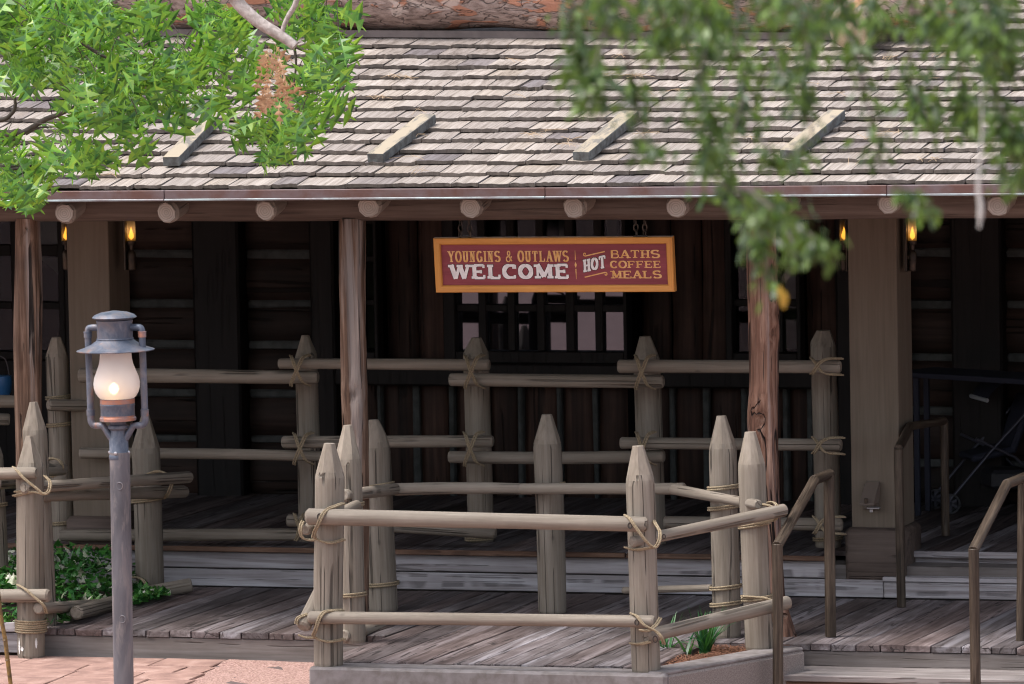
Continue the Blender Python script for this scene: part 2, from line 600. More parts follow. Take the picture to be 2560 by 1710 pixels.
def ring_log(L, r0, r1, seg=16, step=.3, wob=.03, bow=0.0, ch=.15, oval=1.0, seed=0, cap1=True, lump=0.0):
    """log along local Z, from 0 to L, chamfered ends"""
    n = max(3, int(L/step))
    cb = ch*r0
    zs = [0, cb] + [cb+(L-2*cb)*i/n for i in range(1, n)] + [L-cb, L]
    vs, fs = [], []
    so = seed*3.17
    for k, z in enumerate(zs):
        t = z/L
        r = r0+(r1-r0)*t
        e = (r*(1-.45*ch*2)) if k in (0, len(zs)-1) else r
        bx = bow*sin(pi*t)
        wx = (mnoise.noise(Vector((so, z*.8, 1)))) * wob*r*1.5
        wy = (mnoise.noise(Vector((so+9, z*.8, 5)))) * wob*r*1.5
        for i in range(seg):
            a = 2*pi*i/seg
            q = 1+wob*mnoise.noise(Vector((cos(a)*1.3+so, sin(a)*1.3, z*1.5)))
            if lump:
                q += lump*mnoise.noise(Vector((cos(a)*1.6+so, sin(a)*1.6, z*2.2)))
            vs.append((e*q*cos(a)+bx+wx, e*q*sin(a)*oval+wy, z))
    m = len(zs)
    for k in range(m-1):
        for i in range(seg):
            j = (i+1) % seg
            fs.append((k*seg+i, k*seg+j, (k+1)*seg+j, (k+1)*seg+i))
    fs.append(tuple(reversed(range(seg))))
    fs.append(tuple((m-1)*seg+i for i in range(seg)))
    return vs, fs


_ls = [0]


def log(name, p0, p1, r0, mat, parent, r1=None, xh=(0, 0, 1), **kw):
    p0, p1 = Vector(p0), Vector(p1)
    _ls[0] += 1
    vs, fs = ring_log((p1-p0).length, r0, r1 if r1 is not None else r0, seed=_ls[0], **kw)
    return link(name, mesh(name, vs, fs, mat, 40), frameM(p0, p1-p0, xh), parent)


def stake(parent, base, tip, r, sh, n=7, tipr=.3, mat=None, name='post', rtop=None, roundtip=False):
    """pointed round post; sh = length of the hewn point"""
    base, tip = Vector(base), Vector(tip)
    L = (tip-base).length
    _ls[0] += 1
    so = _ls[0]*2.31
    seg = 28
    rt = rtop or r
    zs = [0, .02]+[.02+(L-sh*1.12-.02)*i/6 for i in range(1, 7)]
    zs += [L-sh*1.12+sh*1.12*i/7 for i in range(1, 8)]
    th0 = random.uniform(0, 2*pi)
    vs, fs = [], []
    fo = [random.uniform(-.4, .35) for _ in range(n)]
    cut = set()
    shx, shy = random.uniform(-.09, .09)*r, random.uniform(-.09, .09)*r
    for k, z in enumerate(zs):
        rr = r+(rt-r)*z/L
        if k == 0:
            rr *= .96
        wx = mnoise.noise(Vector((so, z*.9, 1)))*.11*r
        wy = mnoise.noise(Vector((so+9, z*.9, 5)))*.11*r
        for i in range(seg):
            a = 2*pi*i/seg
            q = rr*(1+.035*mnoise.noise(Vector((cos(a)*1.2+so, sin(a)*1.2, z*.8))))
            if z > L-sh*1.12-1e-6:
                t = (z-(L-sh))/sh
                s = (a-th0) % (2*pi)
                w = 2*pi/n
                fi = int(s/w) % n
                dl = (s % w)-w/2
                if roundtip:
                    ap = rr*(1.0-(max(0, t+.12)/1.12)**2.1*(1-tipr))
                else:
                    ap = rr*(1.02-(1.02-tipr)*max(0, t+.12*(1+fo[fi])*.9)/1.11)
                if ap/cos(dl) < q-.0004:
                    cut.add(len(vs))
                q = min(q, ap/cos(dl))
            tt = max(0, (z-(L-sh))/sh)
            vs.append((q*cos(a)+wx+shx*tt, q*sin(a)+wy+shy*tt, z))
    m = len(zs)
    for k in range(m-1):
        for i in range(seg):
            j = (i+1) % seg
            fs.append((k*seg+i, k*seg+j, (k+1)*seg+j, (k+1)*seg+i))
    fs.append(tuple(reversed(range(seg))))
    fs.append(tuple((m-1)*seg+i for i in range(seg)))
    me = mesh(name, vs, fs, [mat or M_POST, M_TIP], 11)
    me.polygons.foreach_set('material_index', [1 if all(q_ in cut for q_ in f) else 0 for f in fs])
    return link(name, me, frameM(base, tip-base, (1, 0, 0)), parent)


def tube_vf(pts, r, seg=8, cap=True, closed=False, rs=None):
    pts = [Vector(p) for p in pts]
    n = len(pts)
    vs, fs = [], []
    nrm = None
    for k in range(n):
        if closed:
            t = pts[(k+1) % n]-pts[k-1]
        else:
            t = pts[min(k+1, n-1)]-pts[max(k-1, 0)]
        t.normalize()
        if nrm is None:
            nrm = t.orthogonal().normalized()
        nrm = (nrm-t*nrm.dot(t))
        nrm = nrm.normalized() if nrm.length > 1e-6 else t.orthogonal().normalized()
        b = t.cross(nrm)
        rr = rs[k] if rs else r
        for i in range(seg):
            a = 2*pi*i/seg
            vs.append(pts[k]+(nrm*cos(a)+b*sin(a))*rr)
    for k in range(n if closed else n-1):
        k2 = (k+1) % n
        for i in range(seg):
            j = (i+1) % seg
            fs.append((k*seg+i, k*seg+j, k2*seg+j, k2*seg+i))
    if cap and not closed:
        fs.append(tuple(reversed(range(seg))))
        fs.append(tuple((n-1)*seg+i for i in range(seg)))
    return vs, fs


def smooth_path(pts, k=5):
    """Catmull-Rom"""
    pts = [Vector(p) for p in pts]
    out = []
    for i in range(len(pts)-1):
        p0, p1, p2, p3 = pts[max(i-1, 0)], pts[i], pts[i+1], pts[min(i+2, len(pts)-1)]
        for j in range(k):
            t = j/k
            out.append(.5*((2*p1)+(p2-p0)*t+(2*p0-5*p1+4*p2-p3)*t*t+(-p0+3*p1-3*p2+p3)*t**3))
    out.append(pts[-1])
    return out


def pipe(name, pts, r, mat, parent, seg=10, smooth=0, rs=None):
    if smooth:
        pts = smooth_path(pts, smooth)
    o0 = Vector(pts[0])
    vs, fs = tube_vf([Vector(p)-o0 for p in pts], r, seg, rs=rs)
    return link(name, mesh(name, vs, fs, mat, 50), Matrix.Translation(o0), parent)


def lathe_vf(prof, seg=28):
    vs, fs = [], []
    for (r, z) in prof:
        for i in range(seg):
            a = 2*pi*i/seg
            vs.append((r*cos(a), r*sin(a), z))
    for k in range(len(prof)-1):
        for i in range(seg):
            j = (i+1) % seg
            fs.append((k*seg+i, k*seg+j, (k+1)*seg+j, (k+1)*seg+i))
    if prof[0][0] > 1e-5:
        fs.append(tuple(reversed(range(seg))))
    if prof[-1][0] > 1e-5:
        fs.append(tuple((len(prof)-1)*seg+i for i in range(seg)))
    return vs, fs


def lathe(name, prof, mat, M_, parent, seg=28, sharp=40):
    vs, fs = lathe_vf(prof, seg)
    return link(name, mesh(name, vs, fs, mat, sharp), M_, parent)


# ropes ----------------------------------------------------------------
ROPE_R = .0080


def rope(parent, paths, name='rope_lashing'):
    mb = MB()
    o0 = Vector(paths[0][0])
    for p in paths:
        vs, fs = tube_vf([Vector(q)-o0 for q in smooth_path(p, 4)], ROPE_R, 6)
        mb.add(vs, fs)
    return mb.build(name, M_ROPE, Matrix.Translation(o0), parent, 60)


def ring_path(c, ax, r, tilt=0.0, dz=0.0):
    ax = Vector(ax).normalized()
    x = ax.orthogonal().normalized()
    y = ax.cross(x)
    return [Vector(c)+ax*(dz+tilt*r*cos(2*pi*i/14+1.0))+x*r*cos(2*pi*i/14)+y*r*sin(2*pi*i/14) for i in range(15)]


def rope_ring(parent, base, tip, r, py, tilt=0.1, n=2):
    """loops of rope round a post at the height seen at photo row py"""
    base, tip = Vector(base), Vector(tip)
    y0, y1 = PIX(base)[1], PIX(tip)[1]
    t = (py-y0)/(y1-y0)
    c = base+(tip-base)*t
    return rope(parent, [ring_path(c, tip-base, r*1.05+ROPE_R, tilt, (i-(n-1)/2)*ROPE_R*2.2) for i in range(n)])


def rope_px(parent, strands, y, bulge=0.0, off=4.0):
    """each strand: list of (px, py, dy) points on the plane y, doubled side by side"""
    paths = []
    for st in strands:
        for s in (-off*.62, off*.62):
            paths.append([PY(q[0]+s, q[1]+s*.35, y+(q[2] if len(q) > 2 else 0)) for q in st])
    return rope(parent, paths)


def xlash(parent, cx, y0, y1, yf, w=22, back=.2):
    """crossed lashing over two stacked rails, tied round the post behind them"""
    ym = (y0+y1)/2
    s1 = [(cx-w*.9, y0-3, .06), (cx-w*.7, y0+4, .0), (cx-w*.2, ym-6, -.045), (cx+w*.35, ym+14, -.04), (cx+w*.9, y1-6, -.01), (cx+w*1.9, y1+2, .06)]
    s2 = [(cx+w*1.9, y0-5, .08), (cx+w*.9, y0+2, .0), (cx+w*.25, ym-12, -.04), (cx-w*.3, ym+10, -.052), (cx-w*.8, y1-5, -.02), (cx-w*.85, y1+3, .02)]
    return rope_px(parent, [s1, s2], yf)


def rail_px(parent, a, b, y0, y1, rpx, mat=None, name='rail', **kw):
    p0, p1 = PY(a[0], a[1], y0), PY(b[0], b[1], y1)
    r0 = rpx*MPP(p0) if not isinstance(rpx, tuple) else rpx[0]*MPP(p0)
    r1 = r0 if not isinstance(rpx, tuple) else rpx[1]*MPP(p1)
    kw.setdefault('ch', .25)
    return log(name, p0, p1, r0, mat or M_RAIL, parent, r1=r1, wob=.045, **kw)


def stake_px(parent, base_px, tip_px, y, wpx, sh_px, tipw=None, z0=None, **kw):
    b = PY(base_px[0], base_px[1], y)
    t = PY(tip_px[0], tip_px[1], y)
    r = wpx/2*MPP(b)
    if z0 is not None:                       # let the post run on down to the surface it stands on
        f = (z0-b.z)/(t.z-b.z)
        b = b+(t-b)*f
    sh = (sh_px-tip_px[1])*MPP(t)
    kw.setdefault('tipr', (tipw/wpx if tipw else .32))
    o = stake(parent, b, t, r, sh, **kw)
    return b, t, r, o


# ================================================================== SETTING
def ground_z(x):
    t = min(1, max(0, (x+.75)/1.5))
    return -.21-.20*t*t*(3-2*t)


xs = [-600, -60, -20, -8, -5, -2, -.75]+[-.75+1.5*i/10 for i in range(1, 11)]+[2, 4, 8, 20, 60, 600]
ys = [-600, -120, -60, -40, -20, -10, -6, -4, -3, -2, -1, 0, 2, 6, 12, 60, 600]
vs = [(x, y, ground_z(x)-.018) for y in ys for x in xs]
nx = len(xs)
fs = [(j*nx+i, j*nx+i+1, (j+1)*nx+i+1, (j+1)*nx+i) for j in range(len(ys)-1) for i in range(nx-1)]
ground = tag(link('ground', mesh('ground', vs, fs, M_GROUND, 60), Matrix.Identity(4)), kind='structure')
# unseen belt of trees behind the camera, added to block low sky light
random.seed(2)
vs, fs = [], []
nw, nh = 90, 7
for i in range(nw+1):
    a = radians(-105+210*i/nw)
    for j in range(nh+1):
        t = j/nh
        rr_ = 105+6*mnoise.noise(Vector((i*.7, j*.8, 0)))-5*sin(pi*t)
        hh = (10+4*mnoise.noise(Vector((i*.35, 3, 0)))+3*mnoise.noise(Vector((i*1.3, 7, 0))))*t
        vs.append((rr_*sin(a), -rr_*cos(a)*1.05, -1+hh))
for i in range(nw):
    for j in range(nh):
        q = i*(nh+1)+j
        fs.append((q, q+nh+1, q+nh+2, q+1))
M_SKYBLOCK = simple('sky_block_trees', (.030, .055, .018), .9, .35, .5, (.055, .085, .025))
tag(link('sky_block_trees', mesh('sky_block_trees', vs, fs, M_SKYBLOCK, 60), Matrix.Identity(4)), kind='stuff')
# slabs near the porch, with recessed joints
grout = box('grout_bed', (-5.2, -2.2, -.2235), (7.4, 3.7, .012), M_JOINT, ground, ch=0)
random.seed(3)
row = 0
y = -.45
while y > -4.0:
    h = random.choice((.42, .55, .36))
    x = -8.8+random.uniform(0, .5)
    while x < -2.25:
        w = random.choice((.55, .8, 1.05, .7))
        x2 = min(x+w, -2.2+.05*row % .2)
        if x2-x > .2:
            box('paving_slab', ((x+x2)/2, y-h/2, -.217), (x2-x-.016, h-.016, .03), M_SLAB, ground, ch=.005,
                rot=Matrix.Rotation(random.uniform(-.012, .012), 4, 'Z'), jit=.003)
        x += w
    y -= h
    row += 1
# gravel strip between slabs and corral curb
gx = [(-2.2+.12*i) for i in range(13)]
gy = [-.42-.15*j for j in range(24)]
vs = [(x, y, ground_z(x)-.004+.012*mnoise.noise(Vector((x*9, y*9, 0)))+(.05 if y > -.6 else 0)*max(0, mnoise.noise(Vector((x*4, 1, 2))))) for y in gy for x in gx]
fs = [(j*13+i, (j+1)*13+i, (j+1)*13+i+1, j*13+i+1) for j in range(23) for i in range(12)]
tag(link('gravel', mesh('gravel', vs, fs, M_GRAVEL), Matrix.Identity(4)), kind='stuff')

# ---- lower deck
ldeck = tag(box('lower_deck', (1.2, .95, -.17), (9.8, 2.5, .2), M_FASCIA, None, ch=0), kind='structure')
SK = radians(2.5)
random.seed(5)


def planks(parent, x0, x1, yback, yfront, ztop, th, wmin=.15, wmax=.24, mat=M_DECK, ybot=None):
    x = x0
    while x < x1:
        w = random.uniform(wmin, wmax)
        w = min(w, x1-x)
        if w < .05:
            break
        cx = x+w/2
        yf = yfront(cx)
        L = yback-yf
        me_v, me_f = box_vf((w-.009, L, th), .004)
        z = ztop-th/2+random.uniform(-.003, .003)
        # ends square to the deck edge, body skewed a little
        vv = [Vector((v.x+(v.y)*tan(SK), v.y+random.uniform(-.006, .006), v.z)) for v in map(Vector, me_v)]
        link('plank', mesh('plank', vv, me_f, mat, 30), Matrix.Translation((cx, yf+L/2, z)), parent)
        x += w


planks(ldeck, -3.78, 6.0, 2.385, lambda x: -1.86 if -.82 < x < 1.62 else -.37, 0, .05)
# fascia boards
box('fascia_board', (-2.33, -.345, -.14), (2.92, .03, .175), M_FASCIA, ldeck, ch=.005)
box('fascia_board', (4.15, -.345, -.115), (3.9, .03, .12), M_FASCIA, ldeck, ch=.005)
box('fascia_board', (.4, -1.84, -.085), (2.44, .03, .07), M_NOSE, ldeck, ch=.004)
box('side_board', (-.85, -1.1, -.14), (.03, 1.5, .175), M_FASCIA, ldeck, ch=.004)
box('deck_base', (.4, -1.1, -.2), (2.44, 1.45, .2), M_FASCIA, ldeck, ch=0)
# risers up to the upper deck
random.seed(8)
x = -7.2
RB = []
for (xa, xb, za, zb) in ((-7.2, -.35, .155, .295), (-.345, 1.86, .155, .295), (-7.2, -1.9, .005, .152), (-1.895, 2.30, .005, .152), (2.305, 6, .005, .14)):
    box('riser_board', ((xa+xb)/2, 2.405+random.uniform(-.003, .003), (za+zb)/2), (xb-xa, .03, zb-za-.008), M_DECKX, ldeck, ch=.005)
box('tread_board', (4.2, 2.58, .158), (3.8, .42, .035), M_DECKX, ldeck, ch=.005)
box('riser_board', (4.2, 2.80, .23), (3.8, .03, .12), M_DECKX, ldeck, ch=.005)

# ---- front step at right
M_TREAD = wood('worn_tread', (.15, .125, .118), (.26, .228, .218), (.36, .325, .315), axis=0, fine=36, stretch=0.04, crack=0.6, blotch=0.35, var=0.2)
st = tag(box('front_step', (4.3, -.62, -.30), (4.1, .46, .16), M_NOSE, None, ch=.01), kind='structure')
box('tread_board', (4.33, -.61, -.195), (4.3, .52, .05), M_TREAD, st, ch=.006)

# ---- upper deck
udeck = tag(box('upper_deck', (-1, 4.6, .10), (15, 4.2, .30), M_FASCIA, None, ch=0), kind='structure')
random.seed(9)
planks(udeck, -8.2, 1.86, 6.6, lambda x: 2.36, .335, .042)
planks(udeck, 1.865, 6.2, 6.6, lambda x: 2.78, .335, .042)
for (a, b) in ((-7.5, -4.6), (-4.595, -2.1), (-2.095, .2), (.205, 1.86)):
    box('nosing_board', ((a+b)/2, 2.345, .318), (b-a-.006, .045, .04), M_NOSE, udeck, ch=.005)
for (a, b) in ((2.32, 2.95), (2.955, 4.1), (4.105, 6)):
    box('nosing_board', ((a+b)/2, 2.765, .316), (b-a-.006, .05, .05), M_DECKX, udeck, ch=.006)

# ---- corral curb and planters
curb = tag(box('front_curb', (.42, -2.03, -.25), (2.75, .34, .49), M_CURB, None, ch=.02, jit=.006), kind='structure')
E_, G_ = Vector((1.66, -2.1, 0)), Vector((2.30, -.62, 0))
dv = (G_-E_)
mb = MB()
mb.box((0, 0, -.26), (dv.length+.1, .27, .49), ch=.02)
mm = frameM((E_+G_)/2, (0, 0, 1), dv)
tag(mb.build('planter_curb', M_CONC, mm), kind='structure')
mb = MB()
mb.box((0, 0, -.006), (dv.length+.08, .25, .03), ch=.01)
mb.build('curb_cap', M_CURB, mm, bpy.data.objects['planter_curb'])

# ivy bed retaining boards
bed = tag(box('ivy_bed', (-6.0, 1.0, -.1), (4.3, 2.6, .24), M_SOIL, None, ch=0), kind='structure')
box('bed_board', (-5.95, -.335, -.12), (4.3, .03, .155), M_DECKX, bed, ch=.005)
box('bed_board', (-5.95, -.345, .005), (4.3, .05, .075), M_DECKX, bed, ch=.005)
box('bed_board', (-3.83, 1.0, -.06), (.04, 2.6, .17), M_FASCIA, bed, ch=.005)

# ================================================================== BUILDING
lodge = thing('log_building', 'rustic log building with a shingled porch roof on bare cedar posts', 'building', (0, 6, 0))
WY = 6.2                                   # porch back wall


def zE(x):
    return 3.446+.0059*x


def zT(x):
    return 4.40-.0122*x


Y0, Y1 = -.42, 3.4


def roofpt(x, v):
    return Vector((x, Y0+(Y1-Y0)*v, zE(x)+(zT(x)-zE(x))*v))


# roof deck below the shingles
vs, fs = [], []
for v in (0.0, 1.0, 1.75):
    for x in (-8.5, 7):
        p = roofpt(x, v)
        vs += [p-Vector((0, 0, .035)), p-Vector((0, 0, .10))]
for k in (0, 4):
    fs += [(k, k+2, k+6, k+4), (k+1, k+5, k+7, k+3)]
fs += [(0, 1, 3, 2), (0, 4, 5, 1), (2, 3, 7, 6), (4, 8, 9, 5), (6, 7, 11, 10), (8, 10, 11, 9)]
roof = link('roof', mesh('roof', vs, fs, M_BEAM, 30), Matrix.Identity(4), lodge)
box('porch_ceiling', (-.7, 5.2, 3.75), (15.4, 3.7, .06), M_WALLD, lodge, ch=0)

# shingles
random.seed(21)
SH_L, NROW = .43, 14
variants = []
for k in range(10):
    n = 7
    vs = []
    for i in range(n+1):
        x = i/n
        jy = random.uniform(-.014, .011)
        jz = random.uniform(-.005, .004)
        vs += [(x, jy, .029+jz), (x, jy+.004, 0), (x, SH_L, .008), (x, SH_L, 0)]
    fs = []
    for i in range(n):
        a, b = i*4, i*4+4
        fs += [(a, b, b+2, a+2), (a+1, b+1, b, a), (a+1, a+3, b+3, b+1), (a+2, b+2, b+3, a+3)]
    fs += [(0, 2, 3, 1), (n*4, n*4+1, n*4+3, n*4+2)]
    me_ = mesh('shingle', vs, fs, [M_SHINGLE, M_SHEND], 25)
    me_.polygons.foreach_set('material_index', [1 if (i_ < 4*n and i_ % 4 == 1) else 0 for i_ in range(len(fs))])
    variants.append(me_)
extra = MB()
cnt = 0


def place_shingle(x, w, v, jit=1.0):
    global cnt
    a = roofpt(x, v)
    up = (roofpt(x, v+.05)-a).normalized()
    ax = (roofpt(x+1, v)-a).normalized()
    ax = (ax+up*random.uniform(-.02, .02)*jit).normalized()
    nr = ax.cross(up).normalized()
    lift = .070
    up2 = (up-nr*(lift+random.uniform(-.012, .022)*jit)).normalized()
    nr = ax.cross(up2).normalized()
    upx = nr.cross(ax)
    m = Matrix((ax*w, upx, nr)).transposed().to_4x4()
    m.translation = a+up*random.uniform(-.02, .016)*jit+nr*(random.uniform(-.002, .004)*jit)
    me = random.choice(variants)
    px, py = PIX(a)
    if -170 < px < 2680 and cnt < 290 and v < .78:
        link('shingle', me, m, roof)
        cnt += 1
    else:
        extra.add([v_.co for v_ in me.vertices], [tuple(p.vertices) for p in me.polygons], 0, m)
        extra.mi[-len(me.polygons):] = [p.material_index for p in me.polygons]


for k in range(NROW+6):
    v = k/NROW
    px0 = -1100
    a = PY(px0, PIX(roofpt(0, v))[1], Y0+(Y1-Y0)*v)
    x = a.x+random.uniform(0, .3)
    xe = PY(3450, PIX(roofpt(0, v))[1], Y0+(Y1-Y0)*v).x
    if k > NROW:
        x = PY(2130, 60, Y1).x+(k-NROW)*.08
    elif k == NROW:
        continue
    while x < xe:
        w = random.choice((.19, .23, .28, .33, .38, .26, .30))*random.uniform(.9, 1.1)
        if x < -8.4 or x+w > 6.95:
            x += w
            continue
        place_shingle(x, w-.011, v)
        x += w
tag(extra.build('shingle', [M_SHINGLE, M_SHEND], Matrix.Identity(4), roof, 25), kind='stuff')
# starter course
x = -6.3
while x < 5.4:
    w = random.uniform(.5, .62)
    p = roofpt(x+w/2, 0)
    box('starter_board', (p.x, Y0-.005, p.z-.034), (w-.006, .10, .028), M_RAFTER, roof, ch=.003)
    x += w

# cleats
for (ax_, ay_, bx_, by_) in ((432, 408, 536, 304), (942, 400, 1078, 300), (1456, 396, 1585, 292), (1974, 392, 2100, 290), (2524, 386, 2650, 286)):
    # feet on the roof plane
    def hit(px, py):
        lo, hi = -.4, 3.4
        for _ in range(40):
            mid = (lo+hi)/2
            p = PY(px, py, mid)
            v = (mid-Y0)/(Y1-Y0)
            if p.z > roofpt(p.x, v).z:
                lo = mid
            else:
                hi = mid
        return PY(px, py, lo)
    p0, p1 = hit(ax_-2, ay_+13), hit(bx_-6, by_+13)
    dirv = (p1-p0)
    L = dirv.length
    nr = Vector((1, 0, 0)).cross(dirv).normalized()
    mb = MB()
    vs, fs = box_vf((.135, L, .072), .004)
    mi = [1]*len(fs)
    mb.add(vs, fs)
    m = Matrix((dirv.normalized().cross(nr), dirv.normalized(), nr)).transposed().to_4x4()
    m.translation = (p0+p1)/2+nr*.055
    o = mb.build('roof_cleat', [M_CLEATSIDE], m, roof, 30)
    mb = MB()
    n = 12
    vs = []
    for i in range(n+1):
        for sx in (-1, 1):
            vs.append((sx*(.0665-random.uniform(0, .004)), -L/2+L*i/n, .0375))
    fs = [(2*i, 2*i+1, 2*i+3, 2*i+2) for i in range(n)]
    mb.add(vs, fs)
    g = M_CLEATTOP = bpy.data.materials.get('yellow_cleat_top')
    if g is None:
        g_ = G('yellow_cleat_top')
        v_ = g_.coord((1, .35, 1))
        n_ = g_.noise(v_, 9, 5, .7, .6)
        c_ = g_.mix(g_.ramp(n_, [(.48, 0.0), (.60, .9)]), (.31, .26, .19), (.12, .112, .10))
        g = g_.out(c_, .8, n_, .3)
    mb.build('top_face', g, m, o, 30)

# gutter
p0, p1 = PY(-160, 492, -.47), PY(2720, 471.5, -.47)
ax_ = (p1-p0).normalized()
mm = frameM(p0, ax_, (0, 0, 1))          # local x ~ up, y = sideways (z x up), z along
L = (p1-p0).length
gut = MB()
prof = [(-.035, -.05), (-.035, .045), (.04, .045), (.04, .052), (-.043, .052), (-.043, -.058)]
sgn = 1 if (mm.to_3x3() @ Vector((0, 1, 0))).y < 0 else -1
for i, (a, b) in enumerate(((0, 1.9), (1.9, 4.95), (4.95, 7.6), (7.6, L))):
    gm = MB()
    gm.box((0, .03*sgn, (a+b)/2), (.078, .045, b-a-.004), ch=.004)
    o = gm.build('gutter', M_COPPER, mm, lodge, 30)
    gm = MB()
    gm.box((-.034, .058*sgn, (a+b)/2), (.016, .016, b-a-.004), ch=.003)
    gm.build('gutter_lip', M_COPPERLIP, mm, o, 30)
# soffit board closing the eave behind the gutter
box('soffit', (-.7, -.16, 3.405), (15.4, .5, .016), M_BEAM, lodge, ch=0)

# eave beam and rafters
log('beam', PY(-260, 508.5, .05), PY(2780, 496, .05), .148, M_BEAM, lodge, seg=28, step=.4, wob=.03)
for (px, py) in ((161, 533), (416, 531), (663, 527), (922, 517), (1175, 519), (1434, 520), (1690, 519), (1950, 514), (2221, 510), (2494, 515)):
    a = PY(px, py, -.36)
    r_ = .092*random.uniform(.96, 1.05)
    o = log('rafter', a, a+Vector((random.uniform(-.02, .02), 1.1, .21)), r_, M_RAFTER, lodge, seg=14, step=.3, wob=.10, ch=.4)
    nn = 9
    a0 = random.uniform(0, 1)
    rim = [(r_*.86*random.uniform(.9, 1.05)*cos(a0+2*pi*i/nn), r_*.86*random.uniform(.9, 1.05)*sin(a0+2*pi*i/nn)) for i in range(nn)]
    vs = [(x_, y_, .02) for x_, y_ in rim]+[(x_, y_, -.007) for x_, y_ in rim]
    fs = [tuple(reversed(range(nn, 2*nn)))[::1]]+[(i, nn+i, nn+(i+1) % nn, (i+1) % nn) for i in range(nn)]
    link('end_grain', mesh('end_grain', vs, fs, M_ENDG, 20), WM[o], o)

# ridge log and flashing
a, b = PY(-400, 78, Y1), PY(2050, 84, Y1)
mb = MB()
ax_ = Vector((8.2, 0, zT(2.1)-zT(-6.1)))
box('flashing', (-1.9, Y1+.02, zT(-1.9)+.03), (8.4, .04, .06), M_FLASH, roof, ch=.004, rot=Matrix.Rotation(atan2(.0122, 1), 4, 'Y'))
log('ridge_log', (-7, Y1+.22, zT(-7)+.455), (PY(2090, 20, Y1+.22).x, Y1+.22, zT(2)+.445), .40, M_BARK, lodge, seg=40, step=.25, wob=.05, lump=.07)
c0 = PY(2125, 72, 2.95)
s1 = log('log_stub', c0, c0+Vector((.12, 1.4, .42)), .19, M_BARK, lodge, seg=22, step=.2, wob=.08)
mb = MB()
vs, fs = lathe_vf([(0.0, 0), (.17, 0.004)], 18)
vs2 = [(x*(1+.1*mnoise.noise(Vector((x*9, y*9, 0)))), y, -.006-.05*max(0, 1-hypot(x, y)/.17)) for x, y, z in vs]
mb.add(vs2, [tuple(reversed(f)) for f in fs[:18]])
mb.build('cut_face', M_CUT, WM[s1], s1)
s2 = log('log_stub', PY(2150, 8, 3.35), PY(2405, 2, 3.35), .21, M_BARK, lodge, seg=22, step=.2, wob=.08)
a, b = PY(2398, 6, 3.2), PY(2445, 0, 3.2)
log('log_stub', PY(2350, 2, 3.28), PY(2432, -4, 3.2), .125, M_CUT, lodge, seg=9, step=.2, wob=.15, r1=.09)

# straw on the roof
random.seed(31)
mb = MB()
for _ in range(46):
    px, py = random.uniform(250, 2500), random.uniform(110, 445)
    lo, hi = -.4, 3.4
    for _k in range(30):
        mid = (lo+hi)/2
        p = PY(px, py, mid)
        if p.z > roofpt(p.x, (mid-Y0)/(Y1-Y0)).z+.03:
            lo = mid
        else:
            hi = mid
    p = PY(px, py, lo)
    for _j in range(random.randint(2, 7)):
        a = random.uniform(0, pi)
        q = p+Vector((random.uniform(-.06, .06), random.uniform(-.03, .03), .012))
        dv_ = Vector((cos(a), sin(a)*.9, sin(a)*.22))*random.uniform(.04, .11)
        vs, fs = tube_vf([q-dv_, q+Vector((0, 0, .006)), q+dv_], .0016, 4)
        mb.add(vs, fs)
tag(mb.build('pine_straw', M_DRYSTRAW, Matrix.Identity(4)), 'dry pine straw caught between the roof shingles', 'straw', kind='stuff')


# bare cedar posts
M_CEDARRED = wood('red_cedar_post', (.034, .016, .012), (.17, .085, .056), (.35, .22, .165), fine=30, stretch=.045, crack=1.0, blotch=0.4, var=0.1,
                  bump=1.0, bdist=0.03, streak=((.30, .25, .24), .57, .70, .6))


def cedar(px_pts, w, y, seed, knots=(), mat=M_CEDAR):
    """post following photo points [(px,py)...] with widths w"""
    pts = [PY(a, b, y) for a, b in px_pts]
    n = 44
    seg = 30
    zs = [pts[0].z+(pts[-1].z-pts[0].z)*i/n for i in range(n+1)]
    vs = []
    o = pts[0].copy()
    for z in zs:
        for k in range(len(pts)-1):
            if (pts[k].z-z)*(pts[k+1].z-z) <= 0:
                break
        t = (z-pts[k].z)/(pts[k+1].z-pts[k].z)
        c = pts[k].lerp(pts[k+1], t)
        r = (w[k]+(w[k+1]-w[k])*t)/2*MPP(c)
        for i in range(seg):
            a = 2*pi*i/seg
            tw = a+.5*(z-o.z)*.35
            q = 1+.09*mnoise.noise(Vector((cos(tw)*2.2+seed, sin(tw)*2.2, z*.5)))+.06*mnoise.noise(Vector((cos(tw)*5+seed, sin(tw)*5, z*.6)))
            rib = abs(mnoise.noise(Vector((cos(tw)*3.2+seed*2, sin(tw)*3.2, z*.35))))
            q += .38*(rib-.17)
            for (kz, ka, kr) in knots:
                dd = ((z-kz)/kr)**2+(((a-ka+pi) % (2*pi)-pi)*r/kr)**2
                q += .42*math.exp(-dd*.9)-.75*math.exp(-dd*4)
            vs.append((c.x-o.x+r*q*cos(a), c.y-o.y+r*q*sin(a), z-o.z))
    fs = []
    for k in range(n):
        for i in range(seg):
            j = (i+1) % seg
            fs.append((k*seg+i, k*seg+j, (k+1)*seg+j, (k+1)*seg+i))
    fs.append(tuple(reversed(range(seg))))
    fs.append(tuple(n*seg+i for i in range(seg)))
    return link('support_post', mesh('support_post', vs, fs, mat, 60), Matrix.Translation(o), lodge)


